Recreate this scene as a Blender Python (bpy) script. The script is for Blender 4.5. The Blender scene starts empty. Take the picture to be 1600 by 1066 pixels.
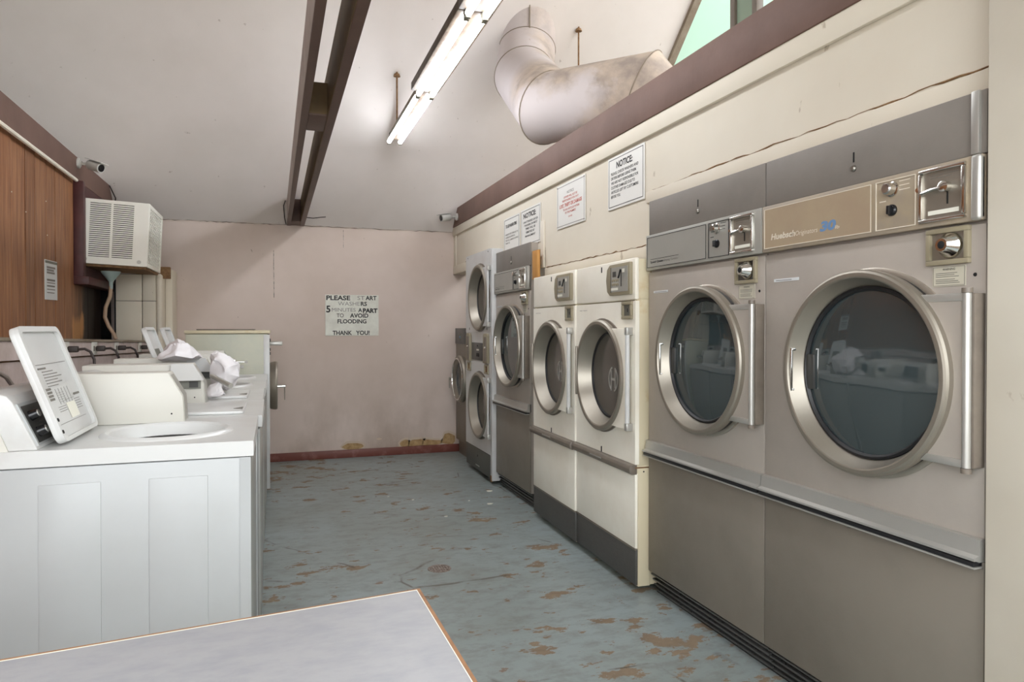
import bpy, bmesh, math, random
from mathutils import Matrix, Vector, noise
PI = math.pi
random.seed(7)
S = bpy.context.scene
C = S.collection

# ------------------------------------------------------------------ camera, sky, exposure
F = 1090.0
YAW = math.atan(372 / F); PIT = math.atan(11 / F)
cd = bpy.data.cameras.new('camera'); cam = bpy.data.objects.new('camera', cd); C.objects.link(cam)
cd.sensor_width = 36.0; cd.lens = F / 1600 * 36; cd.shift_y = -9 / 1600; cd.clip_start = 0.02
cam.location = (0, 0, 1.22); cam.rotation_euler = (PI / 2 - PIT, 0, -YAW)
S.camera = cam
S.view_settings.view_transform = 'Standard'; S.view_settings.look = 'None'
S.view_settings.gamma = 1.0; S.view_settings.use_curve_mapping = False
S.view_settings.exposure = 0.27
w = bpy.data.worlds.new('sky'); S.world = w; w.use_nodes = True
bg = w.node_tree.nodes['Background']; bg.inputs[0].default_value = (0.93, 0.97, 1.0, 1); bg.inputs[1].default_value = 5.3
TUBE_STRENGTH = 27.0

# ------------------------------------------------------------------ materials
def lin(c):
    return tuple((x / 255 / 12.92 if x <= 10.3 else ((x / 255 + .055) / 1.055) ** 2.4) for x in c)
def mat(name, rgb, rough=.5, metal=0.0, spec=.5, var=0.0, vscale=6.0, rgb2=None, thr=None, stretch=(1, 1, 1), bump=0.0, bscale=60., ior=None, coat=0):
    """principled with an optional noise-mixed second colour"""
    m = bpy.data.materials.new(name); m.use_nodes = True
    nt = m.node_tree; N = nt.nodes; L = nt.links; P = N['Principled BSDF']
    P.inputs['Base Color'].default_value = (*lin(rgb), 1)
    P.inputs['Roughness'].default_value = rough; P.inputs['Metallic'].default_value = metal
    P.inputs['Specular IOR Level'].default_value = spec
    if ior: P.inputs['IOR'].default_value = ior
    if coat: P.inputs['Coat Weight'].default_value = coat
    if rgb2 or bump:
        tc = N.new('ShaderNodeNewGeometry'); mp = N.new('ShaderNodeMapping')
        mp.inputs['Scale'].default_value = stretch
        L.new(tc.outputs['Position'], mp.inputs['Vector'])
    if rgb2:
        n = N.new('ShaderNodeTexNoise'); n.inputs['Scale'].default_value = vscale; n.inputs['Detail'].default_value = 6
        n.inputs['Roughness'].default_value = .62
        L.new(mp.outputs[0], n.inputs['Vector'])
        r = N.new('ShaderNodeValToRGB'); lo, hi = thr or (.35, .7)
        r.color_ramp.elements[0].position = lo; r.color_ramp.elements[1].position = hi
        r.color_ramp.elements[0].color = (*lin(rgb), 1); r.color_ramp.elements[1].color = (*lin(rgb2), 1)
        L.new(n.outputs['Fac'], r.inputs[0]); L.new(r.outputs[0], P.inputs['Base Color'])
    if bump:
        n2 = N.new('ShaderNodeTexNoise'); n2.inputs['Scale'].default_value = bscale; n2.inputs['Detail'].default_value = 4
        L.new(mp.outputs[0], n2.inputs['Vector'])
        b = N.new('ShaderNodeBump'); b.inputs['Strength'].default_value = bump; b.inputs['Distance'].default_value = .004
        L.new(n2.outputs['Fac'], b.inputs['Height']); L.new(b.outputs[0], P.inputs['Normal'])
    return m
def mathn(nt, op, a, b=None, c=None):
    n = nt.nodes.new('ShaderNodeMath'); n.operation = op
    for i, v in enumerate((a, b, c)):
        if v is None: continue
        if isinstance(v, (int, float)): n.inputs[i].default_value = v
        else: nt.links.new(v, n.inputs[i])
    return n.outputs[0]
def mapr(nt, v, a, b, c=0., d=1.):
    n = nt.nodes.new('ShaderNodeMapRange'); nt.links.new(v, n.inputs[0])
    for i, k in enumerate((a, b, c, d)): n.inputs[i + 1].default_value = k
    return n.outputs[0]
def noi(nt, scale, stretch=(1, 1, 1), detail=6, rough=.6, off=(0, 0, 0)):
    g = nt.nodes.new('ShaderNodeNewGeometry'); mp = nt.nodes.new('ShaderNodeMapping')
    mp.inputs['Scale'].default_value = stretch; mp.inputs['Location'].default_value = off
    nt.links.new(g.outputs['Position'], mp.inputs[0])
    n = nt.nodes.new('ShaderNodeTexNoise'); n.inputs['Scale'].default_value = scale; n.inputs['Detail'].default_value = detail
    n.inputs['Roughness'].default_value = rough
    nt.links.new(mp.outputs[0], n.inputs['Vector']); return n.outputs['Fac']
def pos(nt):
    g = nt.nodes.new('ShaderNodeNewGeometry'); s = nt.nodes.new('ShaderNodeSeparateXYZ'); nt.links.new(g.outputs['Position'], s.inputs[0]); return s.outputs
def mix(nt, f, a, b):
    n = nt.nodes.new('ShaderNodeMix'); n.data_type = 'RGBA'
    nt.links.new(f, n.inputs[0]) if not isinstance(f, float) else setattr(n.inputs[0], 'default_value', f)
    for i, v in ((6, a), (7, b)):
        if isinstance(v, tuple): n.inputs[i].default_value = (*lin(v), 1)
        else: nt.links.new(v, n.inputs[i])
    return n.outputs[2]
def bumpn(nt, h, strength, dist=.005):
    b = nt.nodes.new('ShaderNodeBump'); b.inputs['Strength'].default_value = strength; b.inputs['Distance'].default_value = dist
    nt.links.new(h, b.inputs['Height']); nt.links.new(b.outputs[0], nt.nodes['Principled BSDF'].inputs['Normal'])

def floor_material():
    m = mat('worn_painted_concrete', (124, 134, 132), .42, spec=.4); nt = m.node_tree; P = nt.nodes['Principled BSDF']
    big = noi(nt, .9, detail=3); fine = noi(nt, 9, (1, 1.6, 1), detail=8, rough=.7)
    base = mix(nt, mapr(nt, big, .35, .65), (136, 143, 139), (152, 164, 165))
    base = mix(nt, mapr(nt, fine, .45, .7, 0, .6), base, (108, 106, 96))
    p = pos(nt)
    pn = noi(nt, 6.0, (.8, 1.3, 1), detail=9, rough=.68, off=(3.1, 1.7, 0))
    wear = noi(nt, .8, detail=2, off=(9, 2, 0))
    pn2 = mathn(nt, 'ADD', pn, mapr(nt, wear, .35, .65, -.06, .05))
    patch = mapr(nt, pn2, .585, .600)
    base = mix(nt, patch, base, mix(nt, mapr(nt, fine, .3, .7), (148, 130, 108), (122, 106, 88)))
    small = mapr(nt, noi(nt, 14, (.8, 1.5, 1), detail=5, off=(5, 5, 0)), .655, .675)
    base = mix(nt, small, base, (124, 106, 90))
    v = nt.nodes.new('ShaderNodeTexVoronoi'); v.feature = 'DISTANCE_TO_EDGE'; v.inputs['Scale'].default_value = 1.1
    g = nt.nodes.new('ShaderNodeNewGeometry'); wv = nt.nodes.new('ShaderNodeVectorMath'); wv.operation = 'ADD'
    nn = nt.nodes.new('ShaderNodeTexNoise'); nn.inputs['Scale'].default_value = 3.5; nn.inputs['Detail'].default_value = 5
    sc = nt.nodes.new('ShaderNodeVectorMath'); sc.operation = 'SCALE'; sc.inputs[3].default_value = .5
    nt.links.new(nn.outputs['Color'], sc.inputs[0]); nt.links.new(g.outputs['Position'], wv.inputs[0]); nt.links.new(sc.outputs[0], wv.inputs[1])
    nt.links.new(wv.outputs[0], v.inputs['Vector'])
    crack = mathn(nt, 'MULTIPLY', mapr(nt, v.outputs['Distance'], 0, .009, 1, 0), mapr(nt, noi(nt, 2.6, off=(1, 7, 0)), .50, .58))
    base = mix(nt, crack, base, (84, 76, 66))
    nt.links.new(base, P.inputs['Base Color'])
    nt.links.new(mapr(nt, patch, 0, 1, .38, .75), P.inputs['Roughness'])
    bumpn(nt, mathn(nt, 'ADD', mathn(nt, 'MULTIPLY', patch, -.5), fine), .25, .003)
    return m
def plaster_material(name, c1, c2, dirt=(128, 112, 94), low=True, dirt_amt=.6):
    m = mat(name, c1, .7, spec=.25); nt = m.node_tree; P = nt.nodes['Principled BSDF']
    base = mix(nt, mapr(nt, noi(nt, 1.3, detail=4), .35, .68), c1, c2)
    if low:
        p = pos(nt)
        d = mathn(nt, 'MULTIPLY', mapr(nt, p[2], 0.0, .9, 1, 0), mapr(nt, noi(nt, 2.2, (1, 1, .6), detail=7), .42, .68))
        base = mix(nt, mathn(nt, 'MULTIPLY', d, dirt_amt), base, dirt)
    s = mapr(nt, noi(nt, 18, (1, 1, .45), detail=4, off=(4, 4, 4)), .70, .74, 0, .5)
    base = mix(nt, s, base, dirt)
    nt.links.new(base, P.inputs['Base Color']); bumpn(nt, noi(nt, 12, detail=6), .15, .006)
    return m
def duct_material():
    m = plaster_material('dirty_painted_duct', (206, 196, 194), (198, 188, 185), (168, 146, 124), low=False); nt = m.node_tree; P = nt.nodes['Principled BSDF']
    old = P.inputs['Base Color'].links[0].from_socket; p = pos(nt); n = mapr(nt, noi(nt, 5, detail=6, off=(3, 3, 3)), .3, .7, -.10, .10)
    hz_ = mathn(nt, 'ADD', p[2], n); hx_ = mathn(nt, 'ADD', p[0], n)
    a = mathn(nt, 'MULTIPLY', mapr(nt, hz_, 2.68, 2.84), mapr(nt, p[1], 4.55, 4.35))
    b = mathn(nt, 'MULTIPLY', mapr(nt, hx_, 1.80, 1.98), mapr(nt, p[1], 5.3, 4.9))
    f = mathn(nt, 'MINIMUM', mathn(nt, 'ADD', a, b), 1.0)
    c = mix(nt, mapr(nt, noi(nt, 6, detail=7, off=(8, 3, 1)), .40, .62), (190, 170, 148), (140, 124, 110))
    nt.links.new(mix(nt, mathn(nt, 'MULTIPLY', f, .75), old, c), P.inputs['Base Color']); return m
def wood_material():
    m = mat('stained_wood_plank', (140, 96, 66), .45, spec=.3); nt = m.node_tree; P = nt.nodes['Principled BSDF']
    g = noi(nt, 14, (2, 2.2, .16), detail=7, rough=.7)
    base = mix(nt, mapr(nt, g, .36, .66), (170, 122, 86), (118, 76, 50))
    base = mix(nt, mapr(nt, noi(nt, 1.4, (1, 1, .3)), .5, .72, 0, .6), base, (126, 76, 44))
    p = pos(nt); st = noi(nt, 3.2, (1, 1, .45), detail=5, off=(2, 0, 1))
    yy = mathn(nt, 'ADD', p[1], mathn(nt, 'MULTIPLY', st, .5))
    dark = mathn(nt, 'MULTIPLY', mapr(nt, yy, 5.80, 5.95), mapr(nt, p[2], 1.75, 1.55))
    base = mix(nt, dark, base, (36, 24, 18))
    pe = mathn(nt, 'MULTIPLY', mathn(nt, 'MULTIPLY', mapr(nt, yy, 5.62, 5.68), mapr(nt, yy, 5.98, 5.92)), mapr(nt, mathn(nt, 'ADD', p[2], mathn(nt, 'MULTIPLY', st, .25)), 1.43, 1.38))
    base = mix(nt, pe, base, (196, 142, 88))
    oi = nt.nodes.new('ShaderNodeObjectInfo'); hv = nt.nodes.new('ShaderNodeHueSaturation'); nt.links.new(mapr(nt, oi.outputs['Random'], 0, 1, .86, 1.12), hv.inputs['Value']); nt.links.new(base, hv.inputs['Color']); base = hv.outputs[0]
    nt.links.new(base, P.inputs['Base Color']); bumpn(nt, g, .12, .003)
    return m
def steel_material(name, c, rough=.38, metal=.55, streak=(1, 1, 12), cloud=.35, c2=None):
    m = mat(name, c, rough, metal, spec=.5); nt = m.node_tree; P = nt.nodes['Principled BSDF']
    c2 = c2 or tuple(int(x * .84) for x in c)
    f = mathn(nt, 'MULTIPLY', mapr(nt, noi(nt, 3.5, detail=5), .4, .72), cloud)
    base = mix(nt, f, c, c2)
    br = noi(nt, 60, streak, detail=2)
    nt.links.new(base, P.inputs['Base Color'])
    nt.links.new(mathn(nt, 'ADD', mapr(nt, br, .3, .7, -.05, .05), mathn(nt, 'MULTIPLY', f, .3) if True else 0), nt.nodes.new('ShaderNodeMath').inputs[0])
    q = mathn(nt, 'ADD', mapr(nt, br, .3, .7, rough - .05, rough + .05), mathn(nt, 'MULTIPLY', f, .25))
    nt.links.new(q, P.inputs['Roughness'])
    return m
def emit(name, rgb, s):
    m = bpy.data.materials.new(name); m.use_nodes = True; nt = m.node_tree; nt.nodes.clear()
    o = nt.nodes.new('ShaderNodeOutputMaterial'); e = nt.nodes.new('ShaderNodeEmission'); e.inputs[0].default_value = (*lin(rgb), 1); e.inputs[1].default_value = s
    nt.links.new(e.outputs[0], o.inputs[0]); return m
def translucent(name, rgb):
    m = bpy.data.materials.new(name); m.use_nodes = True; nt = m.node_tree; nt.nodes.clear()
    o = nt.nodes.new('ShaderNodeOutputMaterial'); t = nt.nodes.new('ShaderNodeBsdfTranslucent'); d = nt.nodes.new('ShaderNodeBsdfDiffuse'); x = nt.nodes.new('ShaderNodeMixShader')
    t.inputs[0].default_value = (*lin(rgb), 1); d.inputs[0].default_value = (*lin(rgb), 1); x.inputs[0].default_value = .15
    nt.links.new(d.outputs[0], x.inputs[1]); nt.links.new(t.outputs[0], x.inputs[2]); nt.links.new(x.outputs[0], o.inputs[0]); return m

M = dict(
 floor=floor_material(),
 backwall=plaster_material('pink_beige_plaster', (218, 202, 192), (206, 189, 177), (132, 112, 90)),
 ceiling=plaster_material('grey_white_ceiling_paint', (232, 224, 219), (224, 216, 210), (160, 146, 134), low=False),
 bulk=plaster_material('cream_wall_paint', (228, 220, 204), (220, 210, 192), (150, 132, 104), low=False),
 pillar=plaster_material('cream_pillar_paint', (212, 205, 190), (200, 191, 174), (150, 130, 105), dirt_amt=.4),
 brown=mat('brown_painted_timber', (118, 92, 82), .6, spec=.3, rgb2=(104, 80, 70), vscale=3, bump=.1),
 tie=mat('brown_tie_beam_paint', (104, 80, 70), .55, rgb2=(92, 70, 62), vscale=4, bump=.1),
 tielight=mat('pale_tie_beam_face', (176, 162, 156), .55, rgb2=(150, 134, 126), vscale=4),  # beam face paler and greyer than the rest of the timber
 olive=mat('olive_timber', (120, 98, 62), .6, rgb2=(96, 76, 56), vscale=5),  # face tone yellower than the brown timber
 base=mat('oxblood_baseboard_paint', (118, 66, 56), .45, rgb2=(150, 108, 98), vscale=7, thr=(.5, .72)),
 maroon=mat('maroon_frame_paint', (84, 44, 44), .5, rgb2=(66, 34, 34), vscale=6),
 wood=wood_material(),
 rawwood=mat('yellow_pine_board', (204, 150, 82), .5, rgb2=(184, 128, 64), vscale=10, stretch=(3, 3, .5)),
 greywood=mat('weathered_grey_board', (150, 138, 122), .7, rgb2=(116, 100, 82), vscale=8, stretch=(1, .4, 1)),
 plywood=mat('plywood_edge', (160, 116, 78), .6, rgb2=(128, 88, 58), vscale=20),
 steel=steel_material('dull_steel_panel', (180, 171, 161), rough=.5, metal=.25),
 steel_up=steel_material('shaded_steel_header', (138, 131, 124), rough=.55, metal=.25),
 steel_low=steel_material('darker_steel_panel', (138, 130, 119), rough=.5, metal=.25),  # same steel in a darker tone
 brushed=steel_material('brushed_steel', (196, 188, 176), rough=.3, metal=.9, streak=(12, 12, 12), cloud=.2),
 ringsteel=steel_material('satin_steel_ring', (164, 157, 145), rough=.4, metal=.8, streak=(12, 12, 12), cloud=.3),
 alum=steel_material('aluminium_trim', (190, 188, 182), rough=.35, metal=.6, cloud=.15),
 chrome=mat('chrome', (215, 213, 208), .12, 1.0),
 tan=steel_material('stained_tan_panel', (172, 152, 128), rough=.45, metal=.25, cloud=.8, c2=(188, 172, 140)),
 tandark=mat('tan_panel_frame', (158, 146, 132), .45, .2, rgb2=(176, 160, 134), vscale=8),
 silver=steel_material('silver_control_panel', (176, 174, 166), rough=.4, metal=.4, cloud=.2),
 black=mat('black_rubber', (26, 26, 28), .45, bump=0),
 blackgloss=mat('black_gloss_plastic', (24, 24, 26), .2),
 kick=steel_material('black_kick_ridges', (92, 92, 90), rough=.3, metal=.3, cloud=.1),
 dark=mat('dark_recess', (16, 15, 14), .8),
 glass=mat('dark_tinted_glass', (54, 64, 66), .03, spec=.5, ior=2.0),
 glassgrey=mat('grey_tinted_glass', (92, 87, 80), .08, spec=.5, ior=1.6),
 drum=mat('steel_drum', (110, 108, 104), .35, .8),
 cream=mat('cream_enamel', (250, 245, 231), .35, rgb2=(238, 229, 212), vscale=2.5, thr=(.45, .75)),
 creamold=mat('yellowed_cream_enamel', (214, 202, 172), .4, rgb2=(196, 168, 118), vscale=9, thr=(.55, .8)),
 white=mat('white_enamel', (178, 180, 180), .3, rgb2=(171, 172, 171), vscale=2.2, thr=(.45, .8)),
 whitedeck=mat('white_deck_enamel', (208, 208, 206), .28, rgb2=(194, 190, 186), vscale=4, thr=(.5, .8)),
 offwhite=mat('off_white_enamel', (208, 205, 196), .42),
 offwhite2=mat('shaded_enamel_front', (158, 158, 154), .25),  # white enamel with the front's shaded grey put into its colour
 greycream=mat('greyish_cream_washer_side', (200, 198, 178), .4, rgb2=(182, 186, 172), vscale=3),
 kickgrey=mat('dark_grey_kick_panel', (82, 80, 76), .5, rgb2=(72, 70, 67), vscale=30, stretch=(1, 1, 8)),
 greenkick=mat('slate_kick_panel', (88, 88, 82), .5),
 olivep=mat('olive_tan_plastic', (150, 140, 116), .45),
 bar=mat('taupe_handle_bar', (112, 102, 92), .4, rgb2=(124, 114, 102), vscale=20),
 darkpanel=mat('charcoal_control_panel', (70, 70, 68), .35, .3),
 label=mat('printed_label', (196, 190, 172), .6),
 paper=mat('white_paper', (214, 216, 216), .6),
 sign=mat('white_sign_board', (232, 230, 224), .5),
 signaged=mat('aged_sign_board', (230, 230, 218), .5, rgb2=(214, 212, 200), vscale=12),
 ink=mat('black_ink', (44, 42, 40), .6), greyink=mat('grey_ink', (116, 112, 104), .6),
 redink=mat('faded_red_ink', (206, 120, 108), .6), blueink=mat('blue_ink', (104, 138, 178), .5),
 whiteink=mat('white_ink', (226, 216, 198), .5), fadeink=mat('faded_ink', (132, 126, 122), .6),
 duct=duct_material(),
 rust=mat('rust', (112, 78, 48), .8, rgb2=(150, 118, 80), vscale=30),
 fixture=mat('darkened_rusty_fixture', (92, 78, 62), .6, rgb2=(66, 48, 32), vscale=14, thr=(.4, .62)),  # rusty edges, the rest darkened in colour against the tube glare
 socket=mat('lamp_holder_plastic', (120, 114, 98), .5),
 green=translucent('mint_fibreglass_sheet', (204, 232, 218)),
 greenpane=mat('grey_green_glass', (140, 158, 138), .15, spec=.5),
 greenframe=mat('green_frame_paint', (110, 132, 110), .5),
 ac=mat('ivory_plastic', (250, 248, 238), .45), acdark=mat('dim_grille_inside', (74, 66, 58), .7),
 fins=mat('condenser_fins', (120, 120, 112), .5, .5),
 teal=mat('pale_teal_plastic', (150, 168, 164), .4), hose=mat('beige_hose', (168, 142, 118), .5),
 cord=mat('dark_brown_cord', (52, 42, 38), .5), greycord=mat('grey_cord', (150, 138, 130), .5),
 pinkwall=mat('mauve_white_paint', (204, 188, 184), .6, rgb2=(176, 158, 148), vscale=6),
 concrete=mat('outdoor_concrete', (205, 202, 196), .8, rgb2=(190, 187, 180), vscale=2),
 cloth=mat('white_cotton_cloth', (232, 228, 230), .8, bump=.1, bscale=200),
 laminate=mat('white_worn_laminate', (151, 150, 152), .4, rgb2=(141, 141, 145), vscale=22, stretch=(.8, 1.6, 1), thr=(.40, .66)),
 drain=mat('highlit_rusty_drain', (112, 96, 86), .5, .4, rgb2=(170, 160, 152), vscale=90),  # pale flecks in the colour stand for a highlight on the metal
 spall=mat('exposed_yellow_plaster', (186, 156, 112), .9, rgb2=(150, 118, 78), vscale=25),
 spallrim=mat('chipped_plaster_edge', (204, 186, 166), .9),
 tube=emit('fluorescent_tube', (243, 248, 255), TUBE_STRENGTH),
 screw=mat('screw_head', (150, 146, 138), .3, .9), camwhite=mat('camera_white_plastic', (200, 198, 192), .4),
 velour=mat('crumb_white', (230, 228, 214), .7), copper=mat('copper_screw', (160, 112, 80), .4, .6),
)

# ------------------------------------------------------------------ mesh helpers
class MB:
    def __init__(s): s.b = bmesh.new()
    def _merge(s, t):
        me = bpy.data.meshes.new('tmp'); t.to_mesh(me); t.free(); s.b.from_mesh(me); bpy.data.meshes.remove(me); return s
    def box(s, x0, x1, y0, y1, z0, z1, bev=0, seg=2, only=None):
        t = bmesh.new(); bmesh.ops.create_cube(t, size=1)
        for v in t.verts: v.co = Vector(((x0 + x1) / 2 + v.co.x * (x1 - x0), (y0 + y1) / 2 + v.co.y * (y1 - y0), (z0 + z1) / 2 + v.co.z * (z1 - z0)))
        if bev: 
            ed = [e for e in t.edges if only is None or only(e)]
            bmesh.ops.bevel(t, geom=ed, offset=bev, segments=seg, affect='EDGES', profile=.5)
        return s._merge(t)
    def poly(s, pts, f0, f1, bev=0, seg=2):
        """prism: pts 2D, f0/f1 map a 2D point to 3D for the two caps"""
        t = bmesh.new(); a = [t.verts.new(f0(p)) for p in pts]; b = [t.verts.new(f1(p)) for p in pts]
        t.faces.new(a); t.faces.new(b[::-1]); n = len(pts)
        for i in range(n): t.faces.new((a[i], b[i], b[(i + 1) % n], a[(i + 1) % n]))
        bmesh.ops.recalc_face_normals(t, faces=t.faces)
        if bev: bmesh.ops.bevel(t, geom=list(t.edges), offset=bev, segments=seg, affect='EDGES', profile=.5)
        return s._merge(t)
    def prism_x(s, yz, x0, x1, bev=0): return s.poly(yz, lambda p: (x0, p[0], p[1]), lambda p: (x1, p[0], p[1]), bev)
    def prism_y(s, xz, y0, y1, bev=0): return s.poly(xz, lambda p: (p[0], y0, p[1]), lambda p: (p[0], y1, p[1]), bev)
    def prism_z(s, xy, z0, z1, bev=0): return s.poly(xy, lambda p: (p[0], p[1], z0), lambda p: (p[0], p[1], z1), bev)
    def tube(s, pts, r, seg=10, cap=True):
        pts = [Vector(p) for p in pts]; rr = r if isinstance(r, (list, tuple)) else [r] * len(pts)
        d = [(pts[min(i + 1, len(pts) - 1)] - pts[max(i - 1, 0)]).normalized() for i in range(len(pts))]
        u = d[0].orthogonal().normalized(); rings = []
        for i, p in enumerate(pts):
            u = (u - d[i] * u.dot(d[i])).normalized(); v = d[i].cross(u)
            rings.append([s.b.verts.new(p + (u * math.cos(2 * PI * k / seg) + v * math.sin(2 * PI * k / seg)) * rr[i]) for k in range(seg)])
        for a, b in zip(rings, rings[1:]):
            for k in range(seg): s.b.faces.new((a[k], a[(k + 1) % seg], b[(k + 1) % seg], b[k]))
        if cap: s.b.faces.new(rings[0][::-1]); s.b.faces.new(rings[-1])
        return s
    def lathe(s, prof, o, ax, seg=48, sx=1., closed=False, cap0=False, cap1=False):
        """prof: (r, h) along axis ax ('y-': h grows towards -y; 'z')"""
        o = Vector(o); rings = []
        for r, h in prof:
            ring = []
            for k in range(seg):
                c, q = math.cos(2 * PI * k / seg) * r, math.sin(2 * PI * k / seg) * r
                p = Vector((c * sx, -h, q)) if ax == 'y' else (Vector((c * sx, q, h)) if ax == 'z' else Vector((h, c * sx, q)))
                ring.append(s.b.verts.new(o + p))
            rings.append(ring)
        pr = list(zip(rings, rings[1:])) + ([(rings[-1], rings[0])] if closed else [])
        for a, b in pr:
            for k in range(seg): s.b.faces.new((a[k], a[(k + 1) % seg], b[(k + 1) % seg], b[k]))
        if cap0: s.b.faces.new(rings[0][::-1])
        if cap1: s.b.faces.new(rings[-1])
        return s
    def frame(s, x0, x1, z0, z1, wd, y0, y1, bev=0):
        """picture frame in xz, from y0 (front) to y1"""
        s.box(x0, x1, y0, y1, z0, z0 + wd, bev); s.box(x0, x1, y0, y1, z1 - wd, z1, bev)
        s.box(x0, x0 + wd, y0, y1, z0 + wd, z1 - wd, bev); s.box(x1 - wd, x1, y0, y1, z0 + wd, z1 - wd, bev); return s
    def hole_plate(s, x0, x1, z0, z1, y, th, cx, cz, r, rz=None, seg=48, axis='y'):
        """rectangular plate with an elliptical hole"""
        rz = rz or r; inn = []; out = []
        for k in range(seg):
            a = 2 * PI * k / seg; c, q = math.cos(a), math.sin(a); inn.append((cx + r * c, cz + rz * q))
            t = min(((x1 - cx) / c if c > 1e-6 else (x0 - cx) / c if c < -1e-6 else 1e9), ((z1 - cz) / q if q > 1e-6 else (z0 - cz) / q if q < -1e-6 else 1e9))
            out.append((cx + t * c, cz + t * q))
        for cxx, czz in ((x0, z0), (x1, z0), (x1, z1), (x0, z1)):   # snap nearest to the corner
            i = min(range(seg), key=lambda k: (out[k][0] - cxx) ** 2 + (out[k][1] - czz) ** 2); out[i] = (cxx, czz)
        f = (lambda p, d: (p[0], y + d, p[1])) if axis == 'y' else (lambda p, d: (p[0], p[1], y - d))
        V = [[s.b.verts.new(f(p, d)) for p in ps] for ps in (inn, out) for d in (0, th)]
        for k in range(seg):
            n = (k + 1) % seg
            for a, b in ((0, 2), (2, 3), (3, 1), (1, 0)): s.b.faces.new((V[a][k], V[a][n], V[b][n], V[b][k]))
        return s
    def build(s, name, m, parent=None, label=None, smooth=True, ang=32, stuff=False):
        b = s.b; bmesh.ops.recalc_face_normals(b, faces=b.faces)
        if smooth:
            for f in b.faces: f.smooth = True
            for e in b.edges:
                if len(e.link_faces) == 2 and e.calc_face_angle(0) > math.radians(ang): e.smooth = False
        me = bpy.data.meshes.new(name); b.to_mesh(me); b.free(); me.materials.append(M[m] if isinstance(m, str) else m)
        o = bpy.data.objects.new(name, me); C.objects.link(o)
        if parent: o.parent = parent
        if label: o['label'] = label
        if stuff: o['kind'] = 'stuff'
        return o
def thing(name, label, cat, loc=(0, 0, 0), rot=(0, 0, 0), group=None):
    o = bpy.data.objects.new(name, None); C.objects.link(o); o.location = loc; o.rotation_euler = rot; o.empty_display_size = .1
    o['label'] = label; o['category'] = cat
    if group: o['group'] = group
    return o
def tag(o, label, cat, group=None):
    o['label'] = label; o['category'] = cat
    if group: o['group'] = group
    return o
def st(o): o['kind'] = 'structure'; return o
def copy_tree(o, parent=None):
    c = o.copy(); C.objects.link(c); c.parent = parent
    for ch in list(o.children): copy_tree(ch, c)
    return c
CAPH = None
def textmesh(body, off=0.0):
    cu = bpy.data.curves.new('t', 'FONT'); cu.body = body; cu.offset = off; cu.resolution_u = 3
    o = bpy.data.objects.new('t', cu); C.objects.link(o); dg = bpy.context.evaluated_depsgraph_get(); dg.update()
    me = bpy.data.meshes.new_from_object(o.evaluated_get(dg)); bpy.data.objects.remove(o); bpy.data.curves.remove(cu); return me
def lettering(name, lines, m, parent, y, off=.01, shear=0., label=None):
    """lines: (text, x0, x1, z0, z1): fitted so capitals span z0..z1 and the line spans x0..x1; faces local -y"""
    global CAPH
    if CAPH is None:
        me = textmesh('H'); CAPH = max(v.co.y for v in me.vertices); bpy.data.meshes.remove(me)
    mb = MB()
    for t, x0, x1, z0, z1 in lines:
        me = textmesh(t, off); xs = [v.co.x for v in me.vertices]; a, b = min(xs), max(xs)
        for v in me.vertices:
            zz = v.co.y / CAPH * (z1 - z0)
            v.co = Vector((x0 + (v.co.x - a) / (b - a) * (x1 - x0) + shear * zz, y, z0 + zz))
        mb.b.from_mesh(me); bpy.data.meshes.remove(me)
    return mb.build(name, m, parent, label, smooth=False)
def bars(mb, x0, x1, z, y, n, h, gap, rnd=0.3):
    for i in range(n):
        e = x1 - random.random() * rnd * (x1 - x0); mb.box(x0, e, y - .0006, y, z - i * gap, z - i * gap + h)
    return mb

# ------------------------------------------------------------------ room shell
T = .92; YB = 6.72; ZB = 2.17
def cz(y): return ZB + T * (YB - y)
st(MB().box(-4.2, 4.8, -1.2, 6.9, -.12, 0).build('floor', 'floor'))
st(MB().box(-30, 30, -30, 30, -.2, -.13).build('ground', 'concrete'))
wb = st(MB().box(-4.1, 3.3, YB, YB + .15, 0, ZB + .12).build('wall_back', 'backwall'))
RY = 3.0
ceil = MB(); ceil.prism_x([(YB + .2, cz(YB + .2)), (RY, cz(RY)), (RY, cz(RY) + .12), (YB + .2, cz(YB + .2) + .12)], -4.1, 3.24)
ceil.prism_x([(RY, cz(RY)), (-.2, cz(RY) - T * (RY + .2)), (-.2, cz(RY) - T * (RY + .2) + .12), (RY, cz(RY) + .12)], -4.1, 3.24)  # unseen front slope, its reach chosen to hold back sky light
ceilo = st(ceil.build('ceiling', 'ceiling', smooth=False))
gab = MB(); gab.prism_x([(-.6, 0), (YB, 0), (YB, ZB), (RY, cz(RY)), (-.6, cz(RY) - T * (RY + .6))], -4.2, -4.1); st(gab.build('wall_gable', 'ceiling', smooth=False))
st(MB().box(5.0, 5.1, -.6, 7.0, -.1, 3.7).build('side_light_blocker', 'backwall', smooth=False))  # added wall, blocks ground light below the mint sheets
st(MB().box(-4.1, 1.6, -1.2, -1.1, 0, .95).build('front_light_blocker', 'backwall', smooth=False))  # unseen low wall added to cut ground bounce onto the washers
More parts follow.
